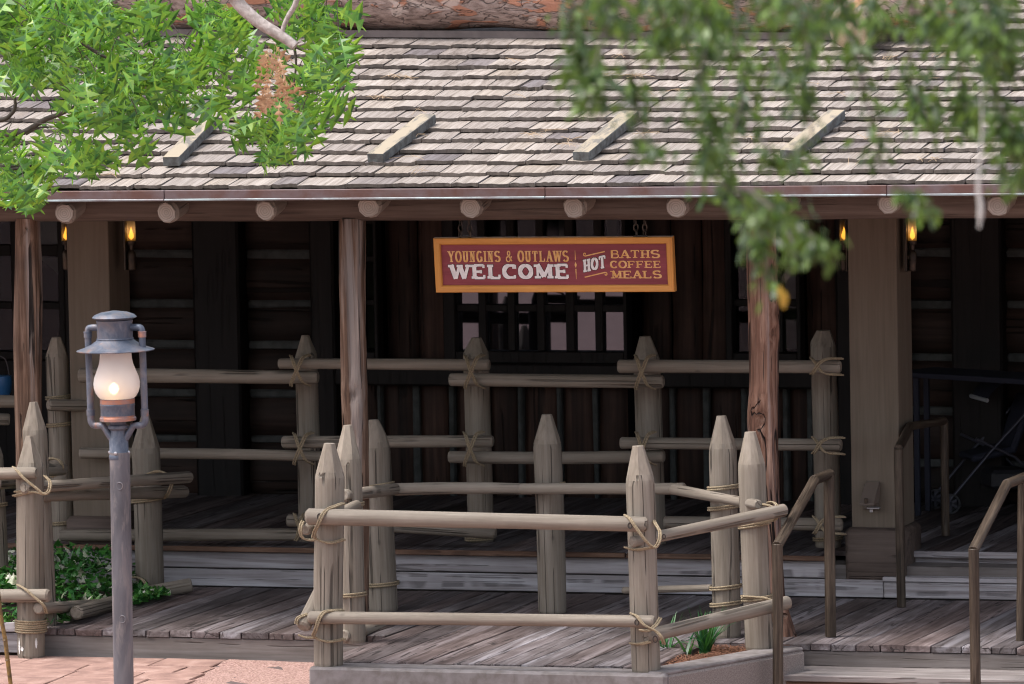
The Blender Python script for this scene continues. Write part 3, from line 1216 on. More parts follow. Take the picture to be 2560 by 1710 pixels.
zk = PY(893, 985, 0).z
cedar([(884, 1612), (890, 1100), (888, 1040), (884, 880), (878, 700), (878, 545)], [66, 62, 62, 63, 60, 62], .05, 1.3, [(zk, -1.2, .085), (zk-.2, -1.1, .05)])
zk = PY(1900, 1050, 0).z
cedar([(1968, 1594), (1940, 1500), (1926, 1290), (1912, 1130), (1909, 1060), (1911, 940), (1911, 800), (1904, 545)], [48, 44, 52, 66, 74, 67, 66, 66], .05, 4.7,
      [(zk, -1.5, .095), (zk+.12, -1.9, .06), (PY(1945, 830, 0).z, -.65, .08), (PY(1945, 740, 0).z, -.6, .08), (PY(1945, 660, 0).z, -.5, .06)], M_CEDARRED)
zk = PY(66, 575, 0).z
cedar([(84, 1600), (76, 1160), (72, 1000), (70, 840), (70, 700), (68, 545)], [64, 64, 63, 64, 60, 56], .05, 8.1, [(zk, -1.3, .08)])

# square pillars
for (cx_, wpx, base_y, plinth) in ((226, 106, 1300, 0), (2184, 119, 1311, 1)):
    a = PY(cx_, 900, 2.5)
    wid = wpx*MPP(a)/cos(PSI)
    o = box('pillar', (a.x, 2.5+.24, 2.05), (wid, .48, 3.0), M_TIMBER, lodge, ch=.006)
    vs, fs = box_vf((wid+.09, .62, .56), .035)
    vs = [Vector(v)*(1+.02*mnoise.noise(Vector(v)*3)) for v in vs]
    link('plinth', mesh('plinth', vs, fs, M_PLINTH, 50), Matrix.Translation((a.x+.005, 2.5+.22, .275)), o)

# ---- back wall
def wz(py):
    return PY(1280, py, WY).z


def wx(px, py=850):
    return PY(px, py, WY).x


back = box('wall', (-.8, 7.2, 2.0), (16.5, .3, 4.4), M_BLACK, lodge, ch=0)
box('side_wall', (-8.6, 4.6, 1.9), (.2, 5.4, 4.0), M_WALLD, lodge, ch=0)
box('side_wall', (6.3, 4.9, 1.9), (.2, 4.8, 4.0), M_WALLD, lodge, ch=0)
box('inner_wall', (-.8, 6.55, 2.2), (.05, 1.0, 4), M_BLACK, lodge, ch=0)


def wlogs(xa, xb, chinks, zlo, zhi):
    ch = sorted(chinks)
    ed = [zlo]+ch+[zhi]
    for i in range(len(ed)-1):
        a, b = ed[i], ed[i+1]
        r = (b-a)/2
        if r < .03:
            continue
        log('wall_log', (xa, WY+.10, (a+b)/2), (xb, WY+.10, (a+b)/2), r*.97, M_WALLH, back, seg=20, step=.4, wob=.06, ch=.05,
            oval=.42)
    for z in ch:
        box('chinking', ((xa+xb)/2, WY+.09, z), (xb-xa, .12, .070+random.uniform(-.01, .01)), M_CHINK, back, ch=.015, jit=.006)


zc = [wz(p) for p in (638, 764, 868, 991, 1106)]
zc = zc+[zc[0]+(zc[0]-zc[1])]
for (a, b) in ((322, 498), (617, 793)):
    wlogs(wx(a), wx(b), zc, .3, 3.7)
for (a, b) in ((498, 613), (790, 850)):
    box('wall_post', ((wx(a)+wx(b))/2, WY+.0, 2), (wx(b)-wx(a), .3, 3.5), M_WALLD, back, ch=.02)
zc = [PY(2330, p, WY).z for p in (632, 762, 895)]
zc = zc+[zc[0]+.45, zc[2]-.45, zc[2]-.9]
for (a, b) in ((2270, 2388), (2515, 2680)):
    wlogs(wx(a), wx(b), zc, .3, 3.7)
box('wall_post', ((wx(2388)+wx(2515))/2, WY, 2), (wx(2515)-wx(2388), .3, 3.5), M_WALLD, back, ch=.02)
box('wall_post', ((wx(2100)+wx(2270))/2, WY, 2), (wx(2270)-wx(2100), .3, 3.5), M_WALLD, back, ch=.02)

# vertical logs under the windows, boards beside them
zs_ = wz(965)
random.seed(41)
chx = [wx(p, 1150) for p in (850, 945, 1035, 1123, 1210, 1296, 1393, 1483, 1580, 1675, 1760, 1855, 1960, 2020, 2100)]
for i in range(len(chx)-1):
    a, b = chx[i], chx[i+1]
    r = (b-a)/2*.93
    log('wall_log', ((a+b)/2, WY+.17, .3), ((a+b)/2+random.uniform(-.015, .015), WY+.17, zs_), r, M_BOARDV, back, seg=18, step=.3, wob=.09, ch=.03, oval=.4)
for i in range(1, len(chx)-1):
    box('chinking', (chx[i], WY+.13, (zs_+.3)/2), (.042+random.uniform(-.008, .012), .12, zs_-.3), M_CHINK, back, ch=.012, jit=.006)
box('sill_beam', ((wx(850)+wx(2100))/2, WY-.02, (wz(905)+wz(962))/2), (wx(2100)-wx(850), .30, wz(905)-wz(962)), M_WALLD, back, ch=.015)


def vboards(pa, pb, n):
    xa, xb = wx(pa), wx(pb)
    for i in range(n):
        a, b = xa+(xb-xa)*i/n, xa+(xb-xa)*(i+1)/n
        r = (b-a)/2*.98
        log('wall_log', ((a+b)/2, WY+.15, zs_+.12), ((a+b)/2+random.uniform(-.01, .01), WY+.15, 3.7), r, M_BOARDV, back, seg=18, step=.4, wob=.07, ch=.03, oval=.35)


vboards(955, 1118, 2)
vboards(1592, 1822, 3)
vboards(2010, 2102, 1)


def window(px0, px1, pyt, pyb, cols, rows, glass, bar=.045, curtains=()):
    """cols/rows: list of (start, end) photo pixels of the panes"""
    xa, xb = wx(px0), wx(px1)
    zt, zb = wz(pyt), wz(pyb)
    mb = MB()
    yc = WY
    cx_ = [(wx(a, 780), wx(b, 780)) for a, b in cols]
    rz = [(wz(b), wz(a)) for a, b in rows]
    o = (xa+xb)/2, yc, (zt+zb)/2
    # outer frame
    for (x0_, x1_) in ((xa, cx_[0][0]), (cx_[-1][1], xb)):
        mb.box(((x0_+x1_)/2-o[0], -.03, 0), (x1_-x0_, .16, zt-zb), ch=.008)
    for (z0_, z1_) in ((zb, rz[0][0] if rz[0][0] < rz[-1][0] else rz[-1][0]), (max(r_[1] for r_ in rz), zt)):
        if z1_-z0_ > .002:
            mb.box(((cx_[0][0]+cx_[-1][1])/2-o[0], -.03, (z0_+z1_)/2-o[2]), (cx_[-1][1]-cx_[0][0]-.004, .15, z1_-z0_), ch=.006)
    w = mb.build('window', M_WALLD, Matrix.Translation(o), back, 30)
    rz2 = sorted(rz)
    for i in range(len(cx_)-1):
        a, b = cx_[i][1], cx_[i+1][0]
        box('muntin', ((a+b)/2, yc-.02, (rz2[0][0]+rz2[-1][1])/2), (b-a, .06, rz2[-1][1]-rz2[0][0]), M_WALLD, w, ch=.006)
    for i in range(len(rz2)-1):
        a, b = rz2[i][1], rz2[i+1][0]
        for (c0_, c1_) in cx_:
            box('muntin', ((c0_+c1_)/2, yc-.022, (a+b)/2), (c1_-c0_-.002, .05, b-a), M_WALLD, w, ch=.005)
    for (c0_, c1_) in cx_:
        for (r0_, r1_) in rz2:
            box('pane', ((c0_+c1_)/2, yc+.012, (r0_+r1_)/2), (c1_-c0_+.01, .006, r1_-r0_+.01), glass if r0_ < wz(650) else M_PANECLEAR, w, ch=0,
                rot=Matrix.Rotation(random.uniform(-.006, .006)-.016, 4, 'X') @ Matrix.Rotation(random.uniform(-.006, .006), 4, 'Z'))
    for pts in curtains:
        vs = []
        top, bot = pts
        n = 20
        for i in range(n+1):
            t = i/n
            a = PY(top[0]+(top[2]-top[0])*t, top[1], WY+.12)
            b = PY(bot[0]+(bot[2]-bot[0])*t, bot[1], WY+.12)
            wv = .02*sin(i*2.1)
            vs += [a+Vector((0, wv, 0)), a.lerp(b, .5)+Vector((0, wv*1.4, 0)), b+Vector((0, wv, 0))]
        fs = []
        for i in range(n):
            for k in range(2):
                fs.append((i*3+k, i*3+k+1, i*3+3+k+1, i*3+3+k))
        o2 = vs[0].copy()
        c = link('curtain', mesh('curtain', [v-o2 for v in vs], fs, M_CURTAIN, 80), Matrix.Translation(o2), w)
    return w


window(1118, 1592, 440, 905, [(1146, 1200), (1219, 1273), (1292, 1346), (1365, 1418), (1439, 1491), (1510, 1566)],
       [(444, 528), (546, 644), (664, 760), (778, 876)], M_PANE,
       curtains=[((1146, 445, 1172), (1146, 640, 1180)), ((1395, 445, 1412), (1398, 640, 1416)), ((1512, 445, 1548), (1520, 640, 1540))])
window(893, 955, 440, 905, [(914, 944)], [(444, 540), (560, 640), (655, 750), (765, 880)], M_PANECLEAR, curtains=[((914, 445, 944), (914, 870, 940))])
window(1822, 2010, 440, 905, [(1838, 1890), (1908, 1946), (1960, 1998)], [(444, 540), (560, 650), (665, 745), (762, 876)], M_PANECLEAR,
       curtains=[((1962, 640, 1988), (1960, 872, 1997)), ((1838, 445, 1870), (1838, 640, 1846))])
window(-230, 176, 440, 905, [(-200, -90), (-65, 35), (60, 158)], [(444, 614), (642, 760), (778, 885)], M_PANECLEAR,
       curtains=[((96, 500, 150), (110, 614, 160)), ((60, 450, 120), (92, 612, 150)), ((96, 643, 160), (152, 690, 160)), ((5, 470, 60), (30, 560, 62))])
box('wall_panel', ((wx(-230)+wx(176))/2, WY+.02, (.3+wz(907))/2), (wx(176)-wx(-230), .2, wz(907)-.3), M_WALLD, back, ch=.01)
box('wall_post', ((wx(176)+wx(322))/2, WY, 2), (wx(322)-wx(176), .3, 3.5), M_WALLD, back, ch=.02)
box('wall_panel', (-8.2, WY+.02, 2), (.8, .2, 3.6), M_WALLD, back, ch=.01)
box('wall_panel', (4.5, WY+.02, 2), (2.6, .2, 3.6), M_WALLD, back, ch=.01)


# ================================================================== SCONCES
def sconce(px, py_top, py_fl, py_bot, y, label, ghost=False):
    c = PY(px, py_fl, y)
    k = MPP(c)
    t = thing('wall_lantern', label, 'wall lamp', c, 'flickering lanterns on the square pillars')
    M0 = Matrix.Translation(c)
    r = 11*k
    h0 = -(603-590)*k
    lathe('lamp_glass', [(r*.98, h0), (r, h0+.03), (r*.95, h0+.22)], M_TUBE, M0, t, 16)
    f = lathe('flame', [(0, h0+.01), (r*.6, h0+.03), (r*.62, h0+.05), (r*.28, h0+.085), (0, h0+.12)], M_SFLAME, M0, t, 12)
    lathe('gallery', [(r*.8, h0-.03), (r*1.05, h0-.015), (r*1.1, h0), (r*1.0, h0+.005)], M_DARKMETAL, M0, t, 16)
    lathe('lamp_body', [(r*.55, h0-.03), (r*.4, h0-.07), (r*.75, h0-.085), (r*.95, h0-.10), (r*.95, h0-.15), (r*1.0, h0-.152), (r*.95, h0-.16), (r*.9, h0-.23), (r*.5, h0-.24)][::-1],
          M_DARKMETAL, M0, t, 16)
    return t, c, r, h0


for i, (px, lab) in enumerate(((328, 'wall lantern on the inner side of the pillar behind the street lamp'),
                               (165, 'wall lantern mostly hidden behind the pillar near the street lamp'),
                               (2281, 'wall lantern above the strollers beside the pillar with the outlet box'),
                               (2110, 'wall lantern half hidden on the far side of the outlet box pillar'))):
    yy = 2.62 if i in (0, 2) else 2.78
    t, c, r, h0 = sconce(px, 500, 590, 676, yy, lab)
    pil = -4.68 if i < 2 else None
    side = -1 if i in (0, 2) else 1
    box('back_plate', c+Vector((side*(.045 if i in (0, 2) else .03), .02, -.07)), (.016, .14, .42), M_DARKMETAL, t, ch=.004)
    box('bracket', c+Vector((side*.025, 0, h0-.13)), (.06, .03, .03), M_DARKMETAL, t, ch=.004)
    if i in (0, 2):
        li = bpy.data.lights.new('lantern_light', 'POINT')
        li.energy = 0.12
        li.color = (1, .55, .2)
        li.shadow_soft_size = .03
        link('lantern_light', li, Matrix.Translation(c+Vector((0, 0, .05))), t)

# ================================================================== SIGN
SY = .12
TL, TR, BR, BL = PY(1086, 594, SY), PY(1682, 591.4, SY), PY(1689, 728, SY+.035), PY(1091.5, 730.6, SY+.035)
sc_ = (TL+TR+BR+BL)/4
sx_ = ((TR-TL)+(BR-BL)).normalized()
sy_ = ((TL-BL)+(TR-BR))
sy_ = (sy_-sx_*sy_.dot(sx_)).normalized()
sn_ = sx_.cross(sy_)                      # towards the viewer (−y)
SW, SH = ((TR-TL).length+(BR-BL).length)/2, ((TL-BL).length+(TR-BR).length)/2
sM = Matrix((sx_, sy_, sn_)).transposed().to_4x4()
sM.translation = sc_
sign = thing('hanging_sign', 'maroon welcome sign with golden wood frame hanging on chains under the eave', 'sign', sc_)
fw = .054
mb = MB()
mb.box((0, 0, -.01), (SW-.03, SH-.03, .03))
mb.build('sign_board', M_SIGNP, sM, sign, 30)
for (cx_, cy_, w_, vert) in ((0, SH/2-fw/2, SW, 0), (0, -SH/2+fw/2, SW, 0), (-SW/2+fw/2, 0, SH, 1), (SW/2-fw/2, 0, SH, 1)):
    L = w_
    h = fw/2
    # mitred, bevelled inwards; local z along the member
    vs = []
    for z, inn in ((-L/2, 1), (L/2, -1)):
        vs += [(-h, -.035, z), (h, -.035, z+inn*fw), (h, .012, z+inn*fw), (h-.008, .024, z+inn*(fw-.008)), (-h+.006, .030, z+inn*.006), (-h, .024, z)]
    n = 6
    fs = [(i, (i+1) % n, n+(i+1) % n, n+i) for i in range(n)]+[tuple(reversed(range(n))), tuple(range(n, 2*n))]
    inw = Vector((0, -1, 0)) if (not vert and cy_ > 0) else Vector((0, 1, 0)) if not vert else (Vector((1, 0, 0)) if cx_ < 0 else Vector((-1, 0, 0)))
    lz = Vector((0, 0, 1)).cross(inw)      # local z so that x=inward, y=normal
    lz = inw.cross(Vector((0, 0, 1)))
    m = Matrix((inw, Vector((0, 0, 1)), lz)).transposed().to_4x4()
    m.translation = Vector((cx_, cy_, 0))
    me = mesh('frame_board', vs, fs, M_SIGNF, 30)
    link('frame_board', me, sM @ m, sign)


def arc(cx, cy, rx, ry, a0, a1, n=12):
    return [(cx+rx*cos(radians(a0+(a1-a0)*i/n)), cy+ry*sin(radians(a0+(a1-a0)*i/n))) for i in range(n+1)]


# glyph strokes: (points, weight) weight 'h'eavy or 't'hin; serifs added as bars
def S_shape():
    return arc(.5, .74, .38, .23, 25, 270, 12)+arc(.5, .27, .40, .24, 90, -155, 12)


GL = {
    'A': [([(.10, 0), (.5, 1)], 't'), ([(.5, 1), (.90, 0)], 'h'), ([(.24, .34), (.76, .34)], 't')],
    'B': [([(.2, 0), (.2, 1)], 'h'), ([(.2, .97), (.55, .97)]+arc(.55, .75, .28, .22, 90, -90, 8)+[(.2, .53)], 't'),
          ([(.2, .53), (.58, .53)]+arc(.58, .28, .32, .25, 90, -90, 8)+[(.2, .03)], 't')],
    'C': [(arc(.52, .5, .42, .48, 40, 320, 20), 'h')],
    'E': [([(.2, 0), (.2, 1)], 'h'), ([(.2, .96), (.88, .96)], 't'), ([(.2, .5), (.68, .5)], 't'), ([(.2, .04), (.92, .04)], 't'),
          ([(.87, .98), (.87, .76)], 't'), ([(.90, .02), (.90, .26)], 't'), ([(.67, .38), (.67, .62)], 't')],
    'F': [([(.2, 0), (.2, 1)], 'h'), ([(.2, .96), (.88, .96)], 't'), ([(.2, .5), (.68, .5)], 't'), ([(.87, .98), (.87, .76)], 't'), ([(.67, .38), (.67, .62)], 't')],
    'G': [(arc(.52, .5, .42, .48, 45, 330, 20), 'h'), ([(.88, .45), (.88, .05)], 'h'), ([(.62, .45), (.98, .45)], 't')],
    'H': [([(.2, 0), (.2, 1)], 'h'), ([(.8, 0), (.8, 1)], 'h'), ([(.2, .5), (.8, .5)], 't')],
    'I': [([(.5, 0), (.5, 1)], 'h')],
    'L': [([(.22, 0), (.22, 1)], 'h'), ([(.22, .04), (.92, .04)], 't'), ([(.90, .02), (.90, .28)], 't')],
    'M': [([(.15, 0), (.15, 1)], 't'), ([(.15, 1), (.5, .12)], 'h'), ([(.5, .12), (.85, 1)], 't'), ([(.85, 0), (.85, 1)], 'h')],
    'N': [([(.2, 0), (.2, 1)], 't'), ([(.2, 1), (.8, 0)], 'h'), ([(.8, 0), (.8, 1)], 't')],
    'O': [(arc(.5, .5, .42, .48, 0, 360, 26), 'h')],
    'S': [(S_shape(), 'h')],
    'T': [([(.5, 0), (.5, 1)], 'h'), ([(.08, .96), (.92, .96)], 't'), ([(.10, .98), (.10, .74)], 't'), ([(.90, .98), (.90, .74)], 't')],
    'U': [([(.2, 1), (.2, .3)]+arc(.5, .3, .3, .28, 180, 360, 10)+[(.8, 1)], 'h')],
    'W': [([(.06, 1), (.28, 0)], 'h'), ([(.28, 0), (.5, .95)], 't'), ([(.5, .95), (.72, 0)], 'h'), ([(.72, 0), (.94, 1)], 't')],
    'Y': [([(.1, 1), (.5, .45)], 'h'), ([(.9, 1), (.5, .45)], 't'), ([(.5, .45), (.5, 0)], 'h')],
    '&': [([(.92, .05), (.32, .66)]+arc(.46, .78, .19, .20, 220, -40, 12)+[(.22, .42)]+arc(.36, .25, .30, .24, 130, 330, 10)+[(.88, .52)], 't')],
}
SERIF = {'A': [(.10, 0), (.90, 0)], 'B': [], 'E': [(.2, 0), (.2, 1)], 'F': [(.2, 0), (.2, 1)], 'H': [(.2, 0), (.2, 1), (.8, 0), (.8, 1)], 'I': [(.5, 0), (.5, 1)],
         'L': [(.22, 1), (.22, 0)], 'M': [(.15, 0), (.85, 0), (.12, 1), (.88, 1)], 'N': [(.2, 0), (.2, 1), (.8, 1)], 'T': [(.5, 0)], 'U': [(.2, 1), (.8, 1)],
         'W': [(.06, 1), (.94, 1), (.5, 1)], 'Y': [(.1, 1), (.9, 1), (.5, 0)], 'S': [], 'C': [], 'G': [], 'O': [], '&': []}
SLABC = {'C': [(arc(.5, .5, .38, .43, 90, 270, 10), 'h'), ([(.45, .93), (.90, .93)], 't'), ([(.45, .07), (.92, .07)], 't'), ([(.86, .98), (.86, .70)], 'h'), ([(.88, .03), (.88, .24)], 't')],
         'O': [(arc(.5, .5, .38, .43, 90, 270, 10)+arc(.5, .5, .38, .43, -90, 90, 10)[0:]+[(.5, .93)], 'h')]}


def ribbon(mb, pts, w0, w1, z, X, aspect):
    """flat ribbon, wider on verticals (w0) than horizontals (w1); pts already in sign metres"""
    n = len(pts)
    L, R = [], []
    for i in range(n):
        a, b = pts[max(i-1, 0)], pts[min(i+1, n-1)]
        tx, ty = b[0]-a[0], b[1]-a[1]
        l = hypot(tx, ty) or 1
        tx, ty = tx/l, ty/l
        w = (w0*abs(ty)+w1*abs(tx))/2
        L.append((pts[i][0]-ty*w, pts[i][1]+tx*w, z))
        R.append((pts[i][0]+ty*w, pts[i][1]-tx*w, z))
    mb.add(L+R, [(i, n+i, n+i+1, i+1) for i in range(n-1)])


_zl = [0]


def word(text, x0, x1, y0, y1, heavy, thin, mat, serif=.0, sth=.0, gap=.18, widths=None, slab=False, zbase=.0064, shear=0.0, grow=0.0, name='lettering'):
    """letters between x0..x1, y0..y1 in sign metres"""
    wd = {'M': 1.15, 'W': 1.35, 'I': .5, 'O': 1.05, '&': 1.0, ' ': .55}
    wd.update(widths or {})
    tot = sum(wd.get(ch, 1.0) for ch in text)+gap*(len(text)-1)
    k = (x1-x0)/tot
    x = x0
    mb = MB()
    i_ = 0

    def T(p, x, w):
        px, py = x+p[0]*w, y0+p[1]*(y1-y0)
        return (px, py+shear*(px-x0))
    for ch in text:
        w = wd.get(ch, 1.0)*k
        if ch != ' ':
            gl = SLABC.get(ch, GL[ch]) if slab else GL[ch]
            for pts, wt in gl:
                hw = heavy if wt == 'h' else thin
                if wt == 't' and not slab:
                    hw = thin*1.1
                ribbon(mb, [T(p, x, w) for p in pts], hw+grow, thin+grow, zbase+i_*.00003, 0, 0)
                i_ += 1
            if serif:
                for (sx, sy) in SERIF.get(ch, []):
                    yy = sth/(y1-y0)/2 if sy < .5 else 1-sth/(y1-y0)/2
                    a, b = T((sx, yy), x, w), T((sx, yy), x, w)
                    ribbon(mb, [(a[0]-serif/2-grow/2, a[1]-shear*serif/2), (b[0]+serif/2+grow/2, b[1]+shear*serif/2)], sth, sth+grow, zbase+i_*.00003, 0, 0)
                    i_ += 1
        x += w+gap*k
    return mb.build(name, mat, sM, sign, flat=True)


def sgx(px):          # photo px on the sign -> sign metres
    return (px-1386.8)/(1686-1088.5)*SW


def sgy(py):
    return (661.0-py)/136.8*SH


def sl(px, py):       # remove the slight lean of the sign in the picture
    return sgx(px-(py-661)*.042), sgy(py+(px-1386)*.0035)


u1 = 1/(1686-1088.5)*SW   # one px
word('YOUNGINS & OUTLAWS', *sorted((sgx(1122.5), sgx(1424))), sgy(653.5), sgy(626.5), 4.6*u1, 2.2*u1, M_GOLD, serif=8*u1, sth=1.8*u1, gap=.28,
     widths={'N': .95, 'U': .95, '&': 1.15, 'I': .45, ' ': .45})
for mat_, gr, zb in ((M_INK, 2.2*u1, .0056), (M_WHITEPAINT, 0, .0068)):
    word('WELCOME', sgx(1125), sgx(1423), sgy(695.5), sgy(660.5), 10*u1, 6*u1, mat_, serif=15.5*u1, sth=6*u1, gap=.15, slab=True, zbase=zb, grow=gr,
         widths={'W': 1.42, 'M': 1.3, 'L': .95}, name='lettering' if gr == 0 else 'letter_shadow')
    word('HOT', sgx(1460.5), sgx(1516), sgy(680.5), sgy(650), 6*u1, 3.6*u1, mat_, serif=8.5*u1, sth=4*u1, gap=.14, slab=True, zbase=zb, grow=gr, shear=.20,
         name='lettering' if gr == 0 else 'letter_shadow')
word('BATHS', sgx(1528), sgx(1652), sgy(645.5), sgy(626), 5.2*u1, 2.2*u1, M_GOLD, serif=11*u1, sth=2*u1, gap=.10)
word('COFFEE', sgx(1527), sgx(1653), sgy(670), sgy(653), 4.6*u1, 2.0*u1, M_GOLD, serif=9*u1, sth=2*u1, gap=.12)
word('MEALS', sgx(1529), sgx(1654), sgy(696), sgy(677.5), 5.2*u1, 2.2*u1, M_GOLD, serif=11*u1, sth=2*u1, gap=.10)
mb = MB()
cx_, cyc = sgx(1441), sgy(662)
mb.add([(cx_-.4*u1, sgy(626), .0066), (cx_+.4*u1, sgy(626), .0066), (cx_+1.5*u1, sgy(650), .0066), (cx_-1.5*u1, sgy(650), .0066)], [(0, 3, 2, 1)])
mb.add([(cx_-1.5*u1, sgy(672), .0066), (cx_+1.5*u1, sgy(672), .0066), (cx_+.4*u1, sgy(698), .0066), (cx_-.4*u1, sgy(698), .0066)], [(0, 3, 2, 1)])
mb.add([(cx_, sgy(654.5), .0067), (cx_-3*u1, cyc, .0067), (cx_, sgy(670), .0067), (cx_+3*u1, cyc, .0067)], [(0, 1, 2, 3)])
mb.build('divider', M_GOLD, sM, sign, flat=True)
for (a, b, fl) in (((1466, 640), (1515, 629), 0), ((1462, 693), (1514, 681), 1)):
    mb = MB()
    A, B = (sgx(a[0]), sgy(a[1])), (sgx(b[0]), sgy(b[1]))
    ribbon(mb, [A, B], 2.4*u1, 2.4*u1, .0066, 0, 0)
    r_ = 4.2*u1
    if fl == 0:
        pts = [(A[0]+r_*.2*0+(-r_*.2)+r_*(1-.12*k/2)*cos(radians(-75-k*28))*1.0, A[1]+r_+r_*(1-.1*k/2)*sin(radians(-75-k*28))) for k in range(0, 12)]
    else:
        pts = [(B[0]+r_*.2+r_*(1-.12*k/2)*cos(radians(105-k*28)), B[1]-r_+r_*(1-.1*k/2)*sin(radians(105-k*28))) for k in range(0, 12)]
    ribbon(mb, pts, 2.0*u1, 2.0*u1, .00665, 0, 0)
    mb.build('scroll', M_GOLD, sM, sign, flat=True)
# chains
for (tx, ty, bx_, by_) in ((1154, 545, 1150, 590), (1168, 545, 1176, 590), (1584, 545, 1592, 588), (1613, 545, 1611, 588)):
    a, b = PY(tx, ty-26, SY+.02), PY(bx_, by_+2, SY)
    n = 5
    for i in range(n):
        c = a.lerp(b, (i+.5)/n)
        rr = (b-a).length/n*.62
        ring = [(rr*.62*cos(2*pi*k/14), 0, rr*sin(2*pi*k/14)) for k in range(14)]
        vs, fs = tube_vf(ring, .0058, 6, closed=True)
        m = Matrix.Translation(c) @ Matrix.Rotation(radians(35 if i % 2 else -50)+random.uniform(-.2, .2), 4, 'Z')
        link('chain_link', mesh('chain_link', vs, fs, M_DARKMETAL, 60), m, sign)
for px in (1163, 1601):
    box('hanger_plate', PY(px, 592, SY)+Vector((0, 0, .004)), (.11, .03, .012), M_DARKMETAL, sign, ch=.003)

# ================================================================== FENCES
# ---- six sided corral in the middle
fc = thing('log_fence', 'taupe log corral of six pointed posts lashed with rope in front of the steps', 'fence', (.3, -.9, 0), 'rustic log fences')
yA = -2.06
bA, tA, rA, _ = stake_px(fc, (821, 1663), (824, 1108), yA, 74, 1196, 25, z0=-.005, n=6)
bE, tE, rE, _ = stake_px(fc, (1616, 1677), (1598, 1115), yA+.02, 73, 1203, 26, z0=-.005, n=6)
bB, tB, rB, _ = stake_px(fc, (882, 1607), (865, 1063), -.80, 68, 1150, 22, z0=0)
bC, tC, rC, _ = stake_px(fc, (960, 1526), (937, 1049), 1.1, 72, 1135, 23, z0=0, n=9, roundtip=True)
bD, tD, rD, _ = stake_px(fc, (1381, 1531), (1367, 1036), 1.18, 71, 1111, 24, z0=0)
bF, tF, rF, _ = stake_px(fc, (1817, 1592), (1804, 1040), -.06, 70, 1124, 22, z0=0)
bG, tG, rG, _ = stake_px(fc, (1899, 1624), (1876, 1080), -.72, 70, 1162, 27, z0=0, n=9)
yr = yA-rA-.05
rail_px(fc, (766, 1291), (1619, 1311), yr, yr, (21, 19), ch=.35)
rail_px(fc, (772, 1544), (1636, 1553), yr+.01, yr+.01, (16, 15.5), ch=.3)
rail_px(fc, (1578, 1356), (1963, 1274), yr+.02, -.86, (14.5, 16.5), ch=.4)
rail_px(fc, (1614, 1591), (1971, 1506), yr+.04, -.86, (18, 17.5), ch=.35)
rail_px(fc, (764, 1325), (893, 1262), yr+.06, -.93, (14, 13), ch=.35)
rail_px(fc, (757, 1570), (806, 1466), yr+.03, -1.95, (20, 16), ch=.3)
rail_px(fc, (858, 1590), (1012, 1549), -.93, .97, (16, 16))
rail_px(fc, (858, 1239), (988, 1223), -1.02, .95, (16, 15), ch=.3)
rail_px(fc, (985, 1224), (1332, 1223), .95, 1.02, (16, 14), bow=.012)
rail_px(fc, (1300, 1222), (1712, 1222), 1.015, .6, (13.5, 15))
rail_px(fc, (1684, 1223), (1896, 1262), .35, -.93, (14, 12.5), ch=.3)
rail_px(fc, (1560, 1476), (1778, 1470), 1.0, .15, (9, 9))
for (px, py, yy, r_) in ((799, 1292, yr-.062, 8), (1575, 1314, yr-.058, 7), (1592, 1556, yr-.04, 7), (1925, 1284, -.90, 7), (1638, 1598, yr+.0, 8), (906, 1236, -.42, 6), (1755, 1239, -.12, 6),
                         (1832, 1252, -.58, 6), (1660, 1341, yr+.19, 5), (800, 1548, yr-.04, 6)):
    c = PY(px, py, yy)
    k = MPP(c)
    ring = [c+Vector((r_*.7*k*cos(2*pi*i/14), 0, r_*k*sin(2*pi*i/14))) for i in range(14)]
    vs, fs = tube_vf([p-c for p in ring], .0045, 5, closed=True)
    link('peg', mesh('peg', vs, fs, M_PEG), Matrix.Translation(c), fc)
# lashings
rope_px(fc, [[(859, 1258, .10), (842, 1264, .02), (820, 1273, -.02), (806, 1287, -.075), (795, 1312, -.075), (786, 1330, -.03), (783, 1345, .0)],
             [(786, 1336, 0), (792, 1348, .02), (825, 1357, .03), (861, 1348, .1)]], yr)
rope_px(fc, [[(757, 1303, .08), (752, 1316, .0), (752, 1335, 0), (762, 1348, .02), (786, 1350, .04)]], yr)
rope_px(fc, [[(858, 1525, .10), (836, 1526, .02), (812, 1530, -.03), (799, 1545, -.06), (790, 1572, -.05), (783, 1588, 0)],
             [(783, 1588, 0), (796, 1598, .03), (825, 1604, .03), (862, 1597, .1)], [(770, 1535, .05), (745, 1545, 0), (741, 1560, 0)], [(748, 1588, 0), (765, 1594, 0), (785, 1594, .03)]], yr)
rope_px(fc, [[(1563, 1288, .03), (1574, 1296, -.05), (1592, 1322, -.065), (1618, 1356, -.05), (1637, 1368, -.02), (1648, 1352, -.01), (1650, 1330, .03), (1640, 1312, .10), (1634, 1300, .16)],
             [(1563, 1369, .10), (1590, 1374, .05), (1634, 1368, 0)]], yr)
rope_px(fc, [[(1578, 1534, .03), (1592, 1540, -.04), (1610, 1562, -.06), (1640, 1578, -.05), (1654, 1594, -.05), (1660, 1610, .0)],
             [(1651, 1545, .10), (1640, 1562, -.01), (1622, 1576, -.05), (1600, 1576, -.04)], [(1576, 1609, .10), (1600, 1610, .03), (1625, 1604, .02)]], yr)
rope_px(fc, [[(1898, 1262, .0), (1912, 1262, -.05), (1930, 1266, -.09), (1942, 1278, -.09), (1940, 1295, -.07), (1925, 1302, .0), (1850, 1315, .06)],
             [(1920, 1258, .02), (1934, 1256, -.03), (1944, 1266, -.08)]], -.86)
rope_px(fc, [[(1855, 1491, .06), (1885, 1493, -.03), (1918, 1496, -.08), (1934, 1506, -.08), (1938, 1518, -.04)]], -.86)
for (py, tl) in ((1217, .10), (1267, .12), (1467, .10), (1508, .12)):
    rope_ring(fc, bF, tF, rF, py, tl)
